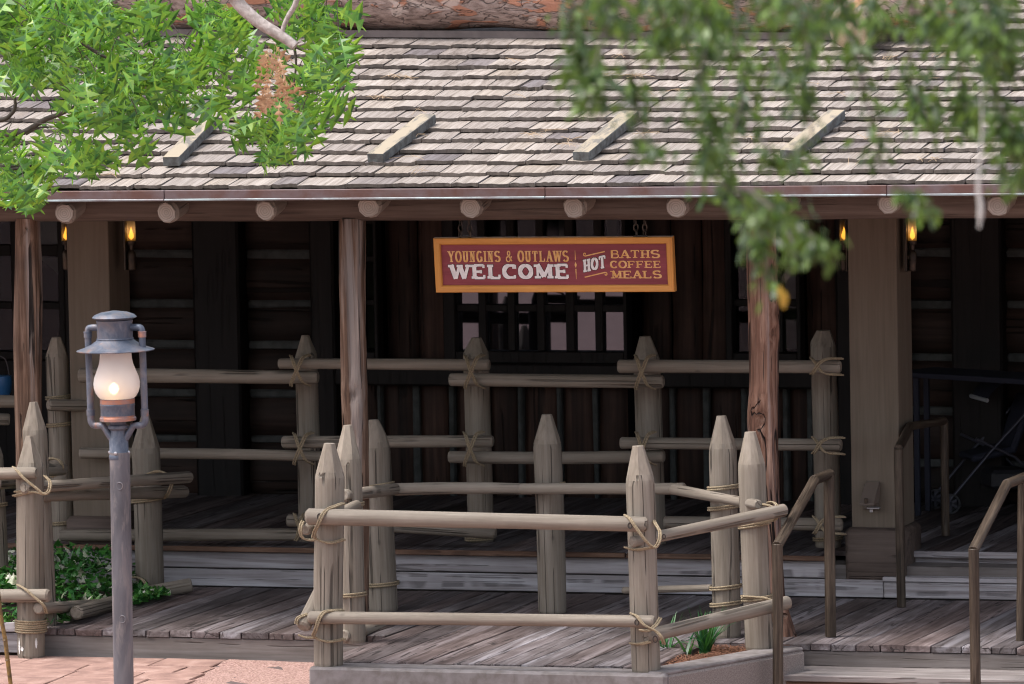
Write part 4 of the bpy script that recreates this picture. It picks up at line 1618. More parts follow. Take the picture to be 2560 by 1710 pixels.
rope_ring(fc, bC, tC, rC, 1213, .12)
rope_ring(fc, bC, tC, rC, 1459, .05)
rope_ring(fc, bB, tB, rB, 1262, .1)
rope_ring(fc, bB, tB, rB, 1485, .05)
rope_ring(fc, bD, tD, rD, 1211, .05)
rope_ring(fc, bG, tG, rG, 1311, .15)
rope_ring(fc, bG, tG, rG, 1494, .08)

# ---- rear fence along the upper deck
fr = thing('log_fence', 'long shaded log rail fence with crossed rope lashings along the upper porch edge', 'fence', (-1.5, 2.6, .335), 'rustic log fences')
ZU = .335


def up(base_px, tip_px, w, sh, tw, **kw):
    y = PZ(base_px[0], base_px[1], ZU).y
    y = min(max(y, 2.5), 3.0)
    b, t, r, o = stake_px(fr, base_px, tip_px, y, w, sh, tw, z0=ZU, **kw)
    return b, t, r, y


P0 = up((159, 1350), (142, 843), 57, 893, 21)
P0b = up((250, 1330), (243, 950), 58, 990, 20)
P1 = up((775, 1352), (763, 838), 57, 890, 18)
P2 = up((1200, 1348), (1188, 844), 65, 890, 21, n=6)
P3 = up((1632, 1352), (1615, 840), 68, 897, 27, n=6)
P4 = up((2070, 1353), (2059, 826), 65, 868, 29, n=5)
yf = 2.5-.1-.05


def rr(a, b, r, **kw):
    rail_px(fr, a, b, yf, yf+.1, r, **kw)


rr((198, 938), (795, 943), (18.5, 17))
rr((200, 1133), (806, 1141), (14, 13.5), bow=.01)
rr((150, 1338), (752, 1336), (15, 16))
rr((697, 908), (1224, 913), (13, 15))
rr((706, 1105), (1233, 1103), (16, 15))
rr((718, 1301), (1240, 1332), (16, 15))
rr((1124, 949), (1659, 954), (16.5, 17))
rr((1122, 1142), (1661, 1141), (15.5, 16), bow=-.01)
rr((1545, 916), (2102, 917), (17, 16.5))
rr((1551, 1107), (2104, 1113), (15, 15.5))
rr((1660, 1306), (2106, 1312), (16, 17))
rr((-60, 1003), (92, 1004), (17, 15))
rr((-60, 1046), (25, 1049), (16, 15))
rail_px(fr, (120, 1012), (226, 1014), yf-.05, yf+.2, (15, 15))
yl = yf-.055
for (cx, a, b) in ((742, 892, 962), (750, 1086, 1158), (1178, 892, 968), (1176, 1084, 1162), (1604, 892, 970), (1606, 1084, 1160)):
    xlash(fr, cx, a, b, yl, 17)
for (cx, a, b) in ((2040, 896, 938), (2044, 1094, 1136), (2046, 1292, 1336)):
    rope_px(fr, [[(cx-12, a-1, .05), (cx-4, a+8, -.0), (cx+18, b-6, -.02), (cx+50, b-2, .0), (cx+66, b-1, .06)],
                 [(cx+66, a, .08), (cx+30, a+1, .0), (cx+8, a+12, -.03), (cx-6, b-8, -.02), (cx-12, b-2, .02)]], yl)
rope_px(fr, [[(736, 1284, .04), (744, 1310, -.02), (750, 1330, -.01), (738, 1352, .0)], [(760, 1284, .05), (752, 1300, .0), (744, 1340, 0)]], yl)
for (p, rows) in ((P0, (992, 1060, 1306)), (P0b, (1012, 1066, 1270))):
    for q in rows:
        rope_ring(fr, p[0], p[1], p[2], q, .08)
for p, q in ((P2, 1345), (P4, 1345)):
    rope_ring(fr, p[0], p[1], p[2], q, .06)

# ---- left fence round the ivy bed
fl = thing('log_fence', 'log fence at left around the ivy bed, its front post flaking white at the foot', 'fence', (-3.9, .6, 0), 'rustic log fences')
yH = -.52
bH, tH, rH, oH = stake_px(fl, (78, 1634), (74, 1090), yH, 69, 1170, 15, z0=-.205, n=5)
bI, tI, rI, _ = stake_px(fl, (113, 1580), (84, 1005), -.19, 62, 1077, 19, z0=-.05)
bJ, tJ, rJ, _ = stake_px(fl, (375, 1482), (360, 1036), 2.0, 71, 1122, 18, z0=0, n=6)
bK, tK, rK, _ = stake_px(fl, (-8, 1470), (-26, 1065), .9, 62, 1143, 18, z0=0)
bL, tL, rL, _ = stake_px(fl, (-215, 1640), (-222, 1095), yH+.06, 68, 1172, 16, z0=-.205)
yq = yH-rH-.045
rail_px(fl, (-260, 1187), (92, 1183), yq+.1, yq, (17, 15), ch=.3)
rail_px(fl, (60, 1220), (473, 1193), yq-.01, 1.79, (14.5, 15), ch=.35)
rail_px(fl, (100, 1241), (461, 1229), -.40, 2.18, (14, 15.5), ch=.3)
rail_px(fl, (96, 1176), (157, 1173), -.02, .6, (17, 16))
rail_px(fl, (-260, 1492), (124, 1489), yq+.1, yq+.01, (16, 17), ch=.3)
rail_px(fl, (96, 1521), (330, 1508), yq-.0, 1.6, (15, 15), ch=.3)
rail_px(fl, (190, 1532), (292, 1506), -.12, .95, (18, 19), ch=.25)
rail_px(fl, (318, 1492), (480, 1462), 1.70, 1.86, (19, 18), ch=.25)
rail_px(fl, (-10, 1210), (40, 1206), .2, .6, (15, 15))
rope_px(fl, [[(34, 1168, .06), (42, 1175, -.02), (60, 1196, -.05), (90, 1220, -.05), (108, 1234, -.04), (122, 1228, -.02), (125, 1205, .02), (112, 1190, .10)],
             [(108, 1236, -.02), (80, 1230, .0), (50, 1236, .04), (34, 1240, .08)], [(38, 1230, .06), (70, 1226, 0)]], yq)
rope_px(fl, [[(44, 1462, .06), (62, 1472, -.03), (85, 1492, -.05), (108, 1512, -.045), (116, 1532, .0)]], yq)
for q in (1552, 1568):
    rope_ring(fl, bH, tH, rH, q+3, .0, 3)
rope_ring(fl, bJ, tJ, rJ, 1248, .1)
rope_px(fl, [[(370, 1186, .05), (395, 1178, -.04), (420, 1186, -.06), (430, 1205, -.06), (420, 1235, -.03), (408, 1246, .05)]], 1.72)
rope_px(fl, [[(330, 1443, .1), (352, 1446, -.01), (364, 1460, -.03), (368, 1478, .0)]], 1.70)
rope_px(fl, [[(102, 1152, .1), (135, 1146, -.02), (154, 1158, -.05), (152, 1178, -.03), (128, 1192, .05)]], .50)
rope_ring(fl, bK, tK, rK, 1265, .15)
rope_ring(fl, bK, tK, rK, 1425, .15)
# white flaking patches at the foot of the front post
for (a, b, w, h) in ((51, 1612, 7, 20), (92, 1604, 5, 13), (58, 1618, 8, 6)):
    mb = MB()
    c0 = bH+(tH-bH)*((b-PIX(bH)[1])/(PIX(tH)[1]-PIX(bH)[1]))
    ang0 = math.asin(max(-.95, min(.95, (a-PIX(c0)[0])/(rH/MPP(c0)))))
    k = MPP(c0)
    n = 10
    for i in range(n+1):
        t = i/n
        ww = (w*k/rH)*(.25+.75*sin(pi*min(1, t*1.1)))*random.uniform(.7, 1.2)
        ang = ang0+PSI
        for s in (-1, 1):
            aa = ang+s*ww*.6
            mb.v.append(Vector((rH*1.045*sin(aa), -rH*1.045*cos(aa), (t-.5)*2*h*k)))
    mb.f = [(2*i, 2*i+1, 2*i+3, 2*i+2) for i in range(n)]
    mb.mi = [0]*n
    ang = 0
    mb.build('flaked_paint', M_FLAKE, Matrix.Translation(c0), oH)

# ================================================================== STREET LAMP
ly = -6.0
lc = PY(309, 1690, ly)
lp = thing('street_lamp', 'lit lantern style street lamp of oxidised copper on a grey pole', 'street lamp', (lc.x, ly, -.21))
top = PY(295, 1052, ly)
k = MPP(top)
axis = (PY(299, 1093, ly)-PY(311, 1705, ly)).normalized()
pz = (-.21-lc.z)/axis.z
log('pole', lc+axis*pz, PY(299, 1130, ly), 25.0*k*1.0, M_POLE, lp, r1=25.5*k, seg=20, wob=.012, ch=.02)
for (px, py) in ((299, 1215), (306, 1548)):
    c = PY(px, py, ly-24.5*k)
    ring = [Vector((8*k*cos(2*pi*i/12), 0, 9*k*sin(2*pi*i/12))) for i in range(12)]
    vs, fs = tube_vf(ring, .004, 5, closed=True)
    link('weld_mark', mesh('weld_mark', vs, fs, M_POLE), Matrix.Translation(c), lp)
LM = frameM(top, Vector((-.012, 0, 1)), (1, 0, 0))


def h(py):
    return (1052-py)*k


lathe('collar', [(24*k, h(1150)), (25.5*k, h(1148)), (25.5*k, h(1138)), (24*k, h(1136)), (24*k, h(1100)), (20*k, h(1092)), (19*k, h(1076)), (26*k, h(1070)), (26*k, h(1064)), (20*k, h(1060)), (22*k, h(1050))], M_LAMPM, LM, lp)
for sx, a_ in ((-1, -90), (0, -90), (1, -90)):
    c = Vector((sx*25*k, -(abs(sx) < .5)*25.5*k, h(1131)))
    vs, fs = lathe_vf([(0, -.006), (4*k, -.004), (4*k, .004), (0, .008)], 8)
    link('bolt', mesh('bolt', vs, fs, M_STEEL), LM @ Matrix.Translation(c) @ Matrix.Rotation(radians(90), 4, 'X'), lp)
lathe('burner', [(40*k, h(1052)), (46*k, h(1051)), (46*k, h(1044)), (43.5*k, h(1042)), (43.5*k, h(1038))], M_BAND, LM, lp)
lathe('burner_drum', [(43*k, h(1040)), (43*k, h(1015)), (44*k, h(1013.5)), (44*k, h(1010)), (43*k, h(1009)), (43*k, h(996)), (38*k, h(994))], M_LAMPM, LM, lp)
lathe('burner_band', [(43.6*k, h(1008)), (43.8*k, h(997))], M_BAND, LM, lp)
gp = [(41, 997), (48, 990), (54, 980), (57.5, 968), (58, 956), (55.5, 942), (49, 926), (43, 910), (40, 895), (39, 876)]
lathe('globe', [(a*k, h(b)) for a, b in gp], M_GLOBE, LM, lp, 36, 60)
lathe('hood', [(40*k, h(878)), (60*k, h(876.5)), (97*k, h(876)), (98*k, h(874)), (80*k, h(868)), (62*k, h(860)), (49*k, h(851)), (45.5*k, h(848)), (47*k, h(846)), (46*k, h(844))], M_LAMPM, LM, lp, 40)
lathe('chimney', [(45*k, h(846)), (44.5*k, h(806)), (46*k, h(803)), (46*k, h(800)), (40*k, h(797))], M_LAMPM, LM, lp, 32)
lathe('cap', [(38*k, h(800)), (54*k, h(794)), (56*k, h(792)), (50*k, h(786)), (34*k, h(780)), (20*k, h(778)), (8*k, h(776)), (0, h(775.5))], M_LAMPM, LM, lp, 36)
for s in (-1, 1):
    xo = 72*k*s
    pts = [(40*k*s, 0, h(818)), (62*k*s, 0, h(818)), (70*k*s, 0, h(822)), (xo, 0, h(834)), (xo, 0, h(1040)), (xo, 0, h(1052)), (66*k*s, 0, h(1062)), (52*k*s, 0, h(1064)), (40*k*s, 0, h(1064)), (27*k*s, 0, h(1084)), (18*k*s, 0, h(1098))]
    pts = [LM @ Vector(p) for p in pts]
    pipe('yoke_arm', smooth_path(pts[:4], 4)+smooth_path(pts[4:8], 4)+pts[8:], 8.6*k, M_LAMPM, lp, 12)
    for py in (836, 1032):
        lathe('pipe_joint', [(8*k, -7*k), (10.3*k, -6.5*k), (10.3*k, 6*k), (11*k, 6.2*k), (11*k, 8*k), (8*k, 8.5*k)], M_BAND if s > 0 and py < 900 else M_LAMPM, LM @ Matrix.Translation((xo, 0, h(py))), lp, 14)
lathe('flame', [(0, h(984)), (9*k, h(978)), (13*k, h(969)), (10*k, h(961)), (4*k, h(955)), (0, h(953))], M_FLAME, LM @ Matrix.Translation((3*k, -30*k, 0)), lp, 14)
pl = bpy.data.lights.new('lamp_light', 'POINT')
pl.energy = 0.008
pl.color = (1, .68, .40)
pl.shadow_soft_size = .03
link('lamp_light', pl, LM @ Matrix.Translation((0, 0, h(960))), lp)


# ================================================================== HANDRAILS
def handrail(label, pts, r, base):
    t = thing('handrail', label, 'handrail', base, 'log textured handrails at the steps')
    return t


# front left rail of the front steps
HR_Y0, HR_Y1 = -1.15, .03
t = thing('handrail', 'bent brown handrail beside the corral with its lower foot below the step', 'handrail', PY(2077, 1591, HR_Y1), 'brown handrails at the steps')
e1 = PY(1944, 1363, HR_Y0)
foot = e1+(PY(1945, 1700, HR_Y0)-e1)*1.25
e2, e3 = PY(2036, 1200, -.25), PY(2072, 1186, HR_Y1)
log('post', foot, e1+Vector((0, 0, .01)), .040, M_HAND, t, seg=16, wob=.03, ch=.1)
log('post', PY(2077, 1592, HR_Y1), e3, .042, M_HAND, t, seg=16, wob=.03, ch=.1)
log('rail', e1-(e2-e1).normalized()*.01, e2, .040, M_HAND, t, seg=16, wob=.03, ch=.1)
log('rail', e2-(e3-e2).normalized()*.012, e3+(e3-e2).normalized()*.03, .038, M_HAND, t, seg=16, wob=.03, ch=.1)
t = thing('handrail', 'bent brown handrail of the front steps nearest the right edge', 'handrail', PY(2551, 1606, .03), 'brown handrails at the steps')
e1 = PY(2434, 1375, HR_Y0)
foot = e1+(PY(2439, 1712, HR_Y0)-e1)*1.25
e2, e3 = PY(2517, 1210, -.25), PY(2558, 1194, .03)
log('post', foot, e1+Vector((0, 0, .01)), .039, M_HAND, t, seg=16, wob=.03, ch=.1)
log('post', PY(2553, 1606, .03), e3, .040, M_HAND, t, seg=16, wob=.03, ch=.1)
log('rail', e1-(e2-e1).normalized()*.01, e2, .039, M_HAND, t, seg=16, wob=.03, ch=.1)
log('rail', e2-(e3-e2).normalized()*.012, e3+(e3-e2).normalized()*.03, .038, M_HAND, t, seg=16, wob=.03, ch=.1)
t = thing('handrail', 'brown handrail climbing from the lower deck past the square pillar to the porch', 'handrail', PY(2254, 1518, 1.88), 'brown handrails at the steps')
e1 = PY(2246, 1122, 1.88)
log('post', PY(2254, 1518, 1.88), e1, .036, M_HAND, t, seg=16, wob=.03, ch=.1)
e2, e3 = PY(2275, 1066, 2.7), PY(2360, 1052, 3.7)
log('rail', e1, e2, .036, M_HAND, t, seg=16, wob=.03, ch=.1)
log('rail', e2, e3, .034, M_HAND, t, seg=16, wob=.03, ch=.1)
log('post', PY(2364, 1340, 3.68), e3, .034, M_HAND, t, seg=16, wob=.03, ch=.1)

# ================================================================== OUTLET BOX on the pillar
oc = PY(2174, 1235, 2.5)
yb = 2.494
t = thing('outlet_box', 'weatherproof brown outlet cover propped open on the right pillar', 'outlet box', (oc.x, yb, oc.z))
kk = MPP(oc)
pl_ = lambda px, py, yy: PY(px, py, yy)
a = [pl_(2160, 1205, yb-.02), pl_(2198, 1204, yb-.02), pl_(2199, 1248, yb-.02), pl_(2160, 1250, yb-.02)]
vs = [PY(2166, 1205, yb-.03), PY(2199, 1203, yb-.03), PY(2184, 1258, yb-.15), PY(2148, 1258, yb-.15),
      PY(2166, 1205, yb-.01)+Vector((0, 0, .005)), PY(2201, 1205, yb-.01), PY(2198, 1254, yb-.07), PY(2160, 1264, yb-.10), PY(2148, 1263, yb-.15), PY(2184, 1263, yb-.15)]
o0 = vs[0].copy()
link('lid', mesh('lid', [v-o0 for v in vs], [(0, 3, 2, 1), (1, 2, 9, 6, 5), (3, 8, 9, 2), (0, 4, 7, 8, 3), (0, 1, 5, 4), (4, 5, 6, 7), (7, 6, 9, 8)], M_BOX, 20), Matrix.Translation(o0), t)
box('back_box', (oc.x+.015, yb-.012, oc.z-.02), (.12, .025, .20), M_BOX, t, ch=.006)
box('hinge', PY(2165, 1252, yb-.156), (.030, .012, .040), M_DARKMETAL, t, ch=.003)
box('latch_plate', PY(2184, 1270, yb-.06), (.10, .05, .014), M_STEEL, t, ch=.003)
box('latch', PY(2178, 1277, yb-.07), (.026, .012, .026), M_STEEL, t, ch=.003)


# ================================================================== STROLLERS in the shade of the porch
def stroller(loc, rz, label, first=True):
    t = thing('stroller', label, 'stroller', loc, 'strollers parked in the dark end of the porch')
    R_ = Matrix.Translation(Vector(loc)) @ Matrix.Rotation(rz, 4, 'Z')

    def P(name, pts, r, mat=M_FRAMETUBE):
        return pipe(name, [R_ @ Vector(p) for p in pts], r, mat, t, 8)
    for s in (-.22, .22):
        P('frame_tube', [(s, -.45, .12), (s, -.1, .5), (s, .42, 1.02)], .013)
        P('frame_tube', [(s, .42, .16), (s, .12, .45), (s, -.22, .62)], .013)
        for (yy, rr_) in ((-.45, .085), (.42, .13)):
            w = lathe('wheel', [(rr_*.8, -.018), (rr_, -.018), (rr_, .018), (rr_*.8, .018), (rr_*.8, -.018)], M_TYRE, R_ @ Matrix.Translation((s, yy, rr_)) @ Matrix.Rotation(radians(90), 4, 'Y'), t, 20)
            mb = MB()
            for q in range(3):
                mb.box((0, 0, 0), (rr_*1.62, .02, .014), M=Matrix.Rotation(q*pi/3, 4, 'Z'))
            mb.build('spokes', M_FRAMETUBE, WM[w], w)
    P('handle', [(-.22, .42, 1.02), (-.2, .47, 1.05), (.2, .47, 1.05), (.22, .42, 1.02)], .016, M_TYRE)
    vs, fs = box_vf((.40, .40, .06), .02)
    link('seat', mesh('seat', vs, fs, M_NAVY), R_ @ Matrix.Translation((0, -.05, .48)) @ Matrix.Rotation(radians(10), 4, 'X'), t)
    vs, fs = box_vf((.40, .06, .50), .02)
    link('seat_back', mesh('seat_back', vs, fs, M_NAVY), R_ @ Matrix.Translation((0, .2, .72)) @ Matrix.Rotation(radians(-22), 4, 'X'), t)
    vs, fs = [], []
    n = 10
    for i in range(n+1):
        a = radians(20+150*i/n)
        for j in range(5):
            b = (j/4-.5)*2
            vs.append((b*.23, .12-.30*cos(a)*(1-.15*b*b), .86+.26*sin(a)*(1-.12*b*b)))
    fs = [(i*5+j, i*5+j+1, i*5+5+j+1, i*5+5+j) for i in range(n) for j in range(4)]
    link('hood', mesh('hood', vs, fs, M_NAVY), R_, t)
    P('hood_piping', [Vector(vs[j]) for j in range(5)], .018, M_GREYFAB)
    vs, fs = box_vf((.36, .34, .16), .03)
    link('basket', mesh('basket', vs, fs, M_TYRE), R_ @ Matrix.Translation((0, .1, .26)), t)
    return t


stroller(PZ(2440, 1280, .335)+Vector((.10, .25, 0)), radians(-60), 'dark navy stroller right of the handrail post inside the porch')
t = stroller(PZ(2590, 1260, .335)+Vector((-.05, .5, 0)), radians(25), 'dark stroller with a grey edged hood at the right edge of the porch')
a, b = PY(2275, 962, 5.3), PY(2640, 930, 4.6)
tv = (b-a)
t = thing('long_table', 'long dark table behind the strollers at the shaded wall', 'table', ((a.x+b.x)/2, (a.y+b.y)/2, .335))
zt_ = (a.z+b.z)/2
rz_ = Matrix.Rotation(atan2(tv.y, tv.x), 4, 'Z')
box('tabletop', ((a.x+b.x)/2, (a.y+b.y)/2+.2, zt_), (tv.length, .5, .045), M_NAVY, t, rot=rz_, ch=.006)
for fx in (.04, .96):
    for dy in (.02, .38):
        p = a+tv*fx
        box('leg', (p.x, p.y+dy, (zt_-.02+.335)/2), (.045, .045, zt_-.36), M_NAVY, t, ch=.004)
# bag hanging on the far left rail
c = PY(2, 962, 2.75)
vs, fs = lathe_vf([(0, -.13), (.05, -.125), (.085, -.06), (.095, .02), (.09, .075)], 18)
t = thing('blue_bag', 'small blue bag hanging by the rail at the far left of the porch', 'bag', c)
link('bag_body', mesh('bag_body', vs, fs, M_BLUE), Matrix.Translation(c), t)
pipe('strap', [c+Vector((-.08, 0, .07)), c+Vector((-.05, -.02, .22)), c+Vector((.05, -.02, .22)), c+Vector((.08, 0, .07))], .006, M_TYRE, t, 6, 4)

# cane in the lower left corner
t = thing('bamboo_cane', 'thin brown bamboo cane standing in the lower left corner', 'cane', (PY(20, 1640, -4.6).x, -4.6, -.21))
pp = [PY(a, b, -4.6) for a, b in ((-6, 1470), (3, 1545), (13, 1600), (19, 1650), (27, 1715), (34, 1790))]
pipe('cane_stem', pp, 5.5*MPP(pp[0]), M_CANE, t, 10, 4)
for q in (2, 3, 4):
    ring = [pp[q]+Vector((.016*cos(2*pi*i/10), .016*sin(2*pi*i/10), 0)) for i in range(10)]
    vs, fs = tube_vf([v-pp[q] for v in ring], .004, 5, closed=True)
    link('cane_node', mesh('cane_node', vs, fs, M_CANE), Matrix.Translation(pp[q]), t)

# ================================================================== PLANTS
random.seed(51)


def ivy_leaf(sz):
    out = [(0, 0), (.35, -.05), (.55, .25), (.3, .4), (.32, .62), (.12, .7), (0, 1)]
    vs = [(x*sz, y*sz, -.25*sz*abs(x)) for x, y in out]+[(-x*sz, y*sz, -.25*sz*abs(x)) for x, y in out[1:-1]]+[(0, .4*sz, .06*sz)]
    n = len(out)
    o2 = list(range(n))+list(range(n+len(out)-3, n-1, -1))
    m = len(vs)-1
    return vs, [(o2[i], o2[(i+1) % len(o2)], m) for i in range(len(o2))]


def ivy_bump(x, y):
    d = (x+3.62)                           # height falls to the deck edge
    hgt = .26+.16*mnoise.noise(Vector((x*1.6, y*1.6, 3)))+.1*mnoise.noise(Vector((x*4, y*4, 1)))
    return max(.02, hgt*min(1, max(0, -d/.45))*min(1, max(0, (y+.45)/.5)))


iv, ivw = MB(), MB()
for i in range(4200):
    x, y = random.uniform(-6.6, -3.66), random.uniform(-.38, 2.25)
    px, py = PIX((x, y, .1))
    if px < -80:
        continue
    hh = ivy_bump(x, y)
    z = .03+hh*random.uniform(.45, 1.1)
    sz = random.uniform(.045, .085)
    vs, fs = ivy_leaf(sz)
    m = Matrix.Translation((x, y, z)) @ Matrix.Rotation(random.uniform(0, 2*pi), 4, 'Z') @ Matrix.Rotation(random.uniform(-.2, 1.1), 4, 'X') @ Matrix.Rotation(random.uniform(-.5, .5), 4, 'Y')
    (ivw if random.random() < .11 else iv).add(vs, fs, 0, m)
# trailing tuft on the deck by the notched log
for i in range(320):
    t_ = random.random()
    p = PZ(330+85*t_+random.uniform(-14, 14), 1508-22*t_+random.uniform(-6, 8), .02)
    vs, fs = ivy_leaf(random.uniform(.035, .06))
    m = Matrix.Translation(p+Vector((0, 0, random.uniform(0, .09)*(1-abs(t_-.4))))) @ Matrix.Rotation(random.uniform(0, 6.3), 4, 'Z') @ Matrix.Rotation(random.uniform(-.2, 1.1), 4, 'X')
    (ivw if random.random() < .05 else iv).add(vs, fs, 0, m)
ivy = iv.build('ivy', M_IVY, flat=True)
tag(ivy, 'dark green ivy ground cover with pale variegated leaves in the left bed', 'ivy', kind='stuff')
o = ivw.build('variegated_leaves', M_IVYW, flat=True, parent=ivy)
o['kind'] = 'stuff'

# mulch between curb and corral
mb = MB()
n = 16
vs, fs = [], []
for j in range(n+1):
    for i in range(n+1):
        x, y = 1.0+1.35*i/n, -1.95+1.62*j/n
        vs.append((x, y, -.05+.05*mnoise.noise(Vector((x*4, y*4, 0)))+.02*mnoise.noise(Vector((x*16, y*16, 0)))))
fs = [(j*(n+1)+i, j*(n+1)+i+1, (j+1)*(n+1)+i+1, (j+1)*(n+1)+i) for j in range(n) for i in range(n)]
fs = [f for f in fs if all((Vector((vs[i][0], vs[i][1], 0))-E_).cross(dv).z < 0 for i in f)]
soil = tag(link('planter_soil', mesh('planter_soil', vs, fs, M_STRAW, 80), Matrix.Identity(4)), kind='structure')
mb = MB()
for i in range(2400):
    p = Vector((random.uniform(1.62, 2.3), random.uniform(-1.95, -.36), 0))
    p.z = -.035+.05*mnoise.noise(Vector((p.x*4, p.y*4, 0)))+random.uniform(0, .02)
    if (p-E_).cross(dv).z > -.13*dv.length:
        continue
    a = random.uniform(0, 2*pi)
    d_ = Vector((cos(a), sin(a), random.uniform(-.2, .3)))*random.uniform(.03, .08)
    b_ = Vector((-sin(a), cos(a), 0))*.0022
    mid = p+Vector((0, 0, .012))
    mb.add([p-d_-b_, p-d_+b_, mid+b_, mid-b_, p+d_+b_, p+d_-b_], [(0, 1, 2, 3), (3, 2, 4, 5)])
tag(mb.build('pine_straw', M_STRAW, flat=True), 'reddish pine straw mulch in the small planter beside the corral', 'mulch', kind='stuff')


def tuft(base, n, L, spread, label, seed):
    random.seed(seed)
    t = thing('grass_plant', label, 'plant', base, 'grassy plants in the corral planter')
    for i in range(n):
        a = random.uniform(0, 2*pi)
        l = L*random.uniform(.55, 1.1)
        sp = spread*random.uniform(.2, 1.2)
        w = random.uniform(.006, .011)
        side = Vector((-sin(a), cos(a), 0))
        vs = []
        m = 7
        for q in range(m+1):
            s = q/m
            r = sp*s*l
            z = l*(s-.55*sp*s*s*1.1)
            c = Vector((cos(a)*r, sin(a)*r, z))
            ww = w*(1-s**2.5)+.0008
            vs += [c-side*ww, c+side*ww+Vector((0, 0, ww*.4))]
        fs = [(2*q, 2*q+1, 2*q+3, 2*q+2) for q in range(m)]
        link('blade', mesh('blade', vs, fs, M_GRASS, 80), Matrix.Translation(Vector(base)+Vector((random.uniform(-.03, .03), random.uniform(-.03, .03), 0))), t)
    return t


tuft(PZ(1762, 1634, -.03), 46, .42, .55, 'upright dark green grassy plant beneath the lower corral rail', 1)
tuft(PZ(1668, 1628, -.03), 20, .36, 1.25, 'sparse arching grassy plant next to the corral corner post', 2)
tuft(PZ(1715, 1640, -.03), 7, .34, 1.3, 'few thin grass blades between the two grassy plants', 3)

# ================================================================== OAK TREE (left)
random.seed(77)


def lobed_leaf(L, seed, deep=1.0):
    rnd = random.Random(seed)
    half = [(0, .010), (.15, .016), (.20, .035), (.235, .11), (.31, .25), (.29, .13), (.285, .045), (.36, .032), (.44, .04), (.475, .14), (.62, .40), (.57, .22), (.55, .065),
            (.60, .034), (.67, .04), (.70, .12), (.84, .31), (.79, .16), (.775, .045), (.84, .03), (.92, .03), (1.0, .003)]
    vs, fs = [], []
    curl = rnd.uniform(.1, .6)
    fold = rnd.uniform(.1, .7)
    tw = rnd.uniform(-.3, .3)
    for s in (1, -1):
        k0 = len(vs)
        for (t, w) in half:
            w = w*rnd.uniform(.8, 1.15)*deep
            y = t*L
            vs.append((0, y*(1-.15*curl*t), -curl*t*t*L+.002))
            vs.append((s*w*L, (y+(-.02 if w > .2 else 0)*L)*(1-.15*curl*t), -curl*t*t*L+fold*w*L*.5+s*tw*w*L*t))
        n = len(half)
        for i in range(n-1):
            q = (k0+2*i, k0+2*i+1, k0+2*i+3, k0+2*i+2)
            fs.append(q if s > 0 else tuple(reversed(q)))
    # petiole
    vs2 = [(-.006*L, 0, 0), (.006*L, 0, 0), (.004*L, -.16*L, .02*L), (-.004*L, -.16*L, .02*L)]
    k0 = len(vs)
    vs += vs2
    fs.append((k0, k0+3, k0+2, k0+1))
    vs = [(a, b+.16*L, c) for a, b, c in vs]
    return vs, fs


oak = thing('oak_tree', 'oak tree with pointed lobed leaves hanging over the left part of the roof', 'tree', (-8.2, -4.6, -.22))
trunk_pts = [Vector((-8.2, -4.6, -.3)), Vector((-8.15, -4.6, 1.5)), Vector((-8.0, -4.5, 3.6)), Vector((-7.7, -4.4, 5.6)), Vector((-7.5, -4.4, 8.5))]
pipe('trunk', trunk_pts, .2, M_TWIG, oak, 14, 4, rs=[.24-.006*i for i in range(17)])


def oakp(px, py, y=-4.0):
    return PY(px, py, y)


def branch(pts, y, r0, r1, mat=M_TWIG, start=None, parent=None):
    P = [oakp(a, b, y+(c[0] if c else 0)) for a, b, *c in pts]
    if start is not None:
        P = [start]+P
    sp = smooth_path(P, 5)
    rs = [r0+(r1-r0)*i/(len(sp)-1) for i in range(len(sp))]
    return pipe('branch', sp, r0, mat, parent or oak, 9, 0, rs)


# main visible branch, coming from above
up0 = oakp(420, -330, -5.0)
branch([(560, -70), (590, 0), (640, 50), (690, 82), (715, 98), (738, 116)], -5.5, .055, .032, start=up0)
branch([(742, 0), (722, 38), (708, 70), (706, 90)], -5.5, .022, .014, start=oakp(770, -120, -5.5))
pipe('branch', [trunk_pts[3], Vector((-6.6, -4.2, 6.4)), up0, oakp(770, -120, -5.5)], .06, M_TWIG, oak, 9, 4)
branch([(-120, 360), (-10, 345), (40, 330), (60, 330), (110, 300), (150, 285), (200, 262), (270, 235), (330, 215), (400, 190)], -4.2, .03, .008, M_TWIGD, start=trunk_pts[2])
branch([(-90, 300), (0, 300), (28, 285), (38, 265), (36, 240)], -4.2, .02, .01, M_TWIGD)
branch([(65, 335), (95, 320), (130, 318)], -4.2, .011, .006, M_TWIGD)
branch([(738, 116), (790, 140), (830, 170), (850, 230)], -4.0, .014, .005, M_TWIGD)
branch([(735, 114), (740, 160), (732, 220), (710, 280)], -4.0, .011, .005, M_TWIGD)
branch([(715, 115), (680, 108), (620, 108), (560, 130)], -4.0, .011, .005, M_TWIG)
branch([(738, 116), (790, 100), (850, 90)], -4.0, .011, .005, M_TWIG)
branch([(-80, 60), (60, 80), (180, 90), (300, 60), (380, 50)], -4.3, .03, .008, M_TWIGD, start=trunk_pts[3])
branch([(180, 90), (280, 150), (400, 165), (520, 180)], -4.3, .014, .005, M_TWIGD)
branch([(-80, 420), (10, 430), (60, 470)], -4.1, .02, .006, M_TWIGD, start=trunk_pts[2])

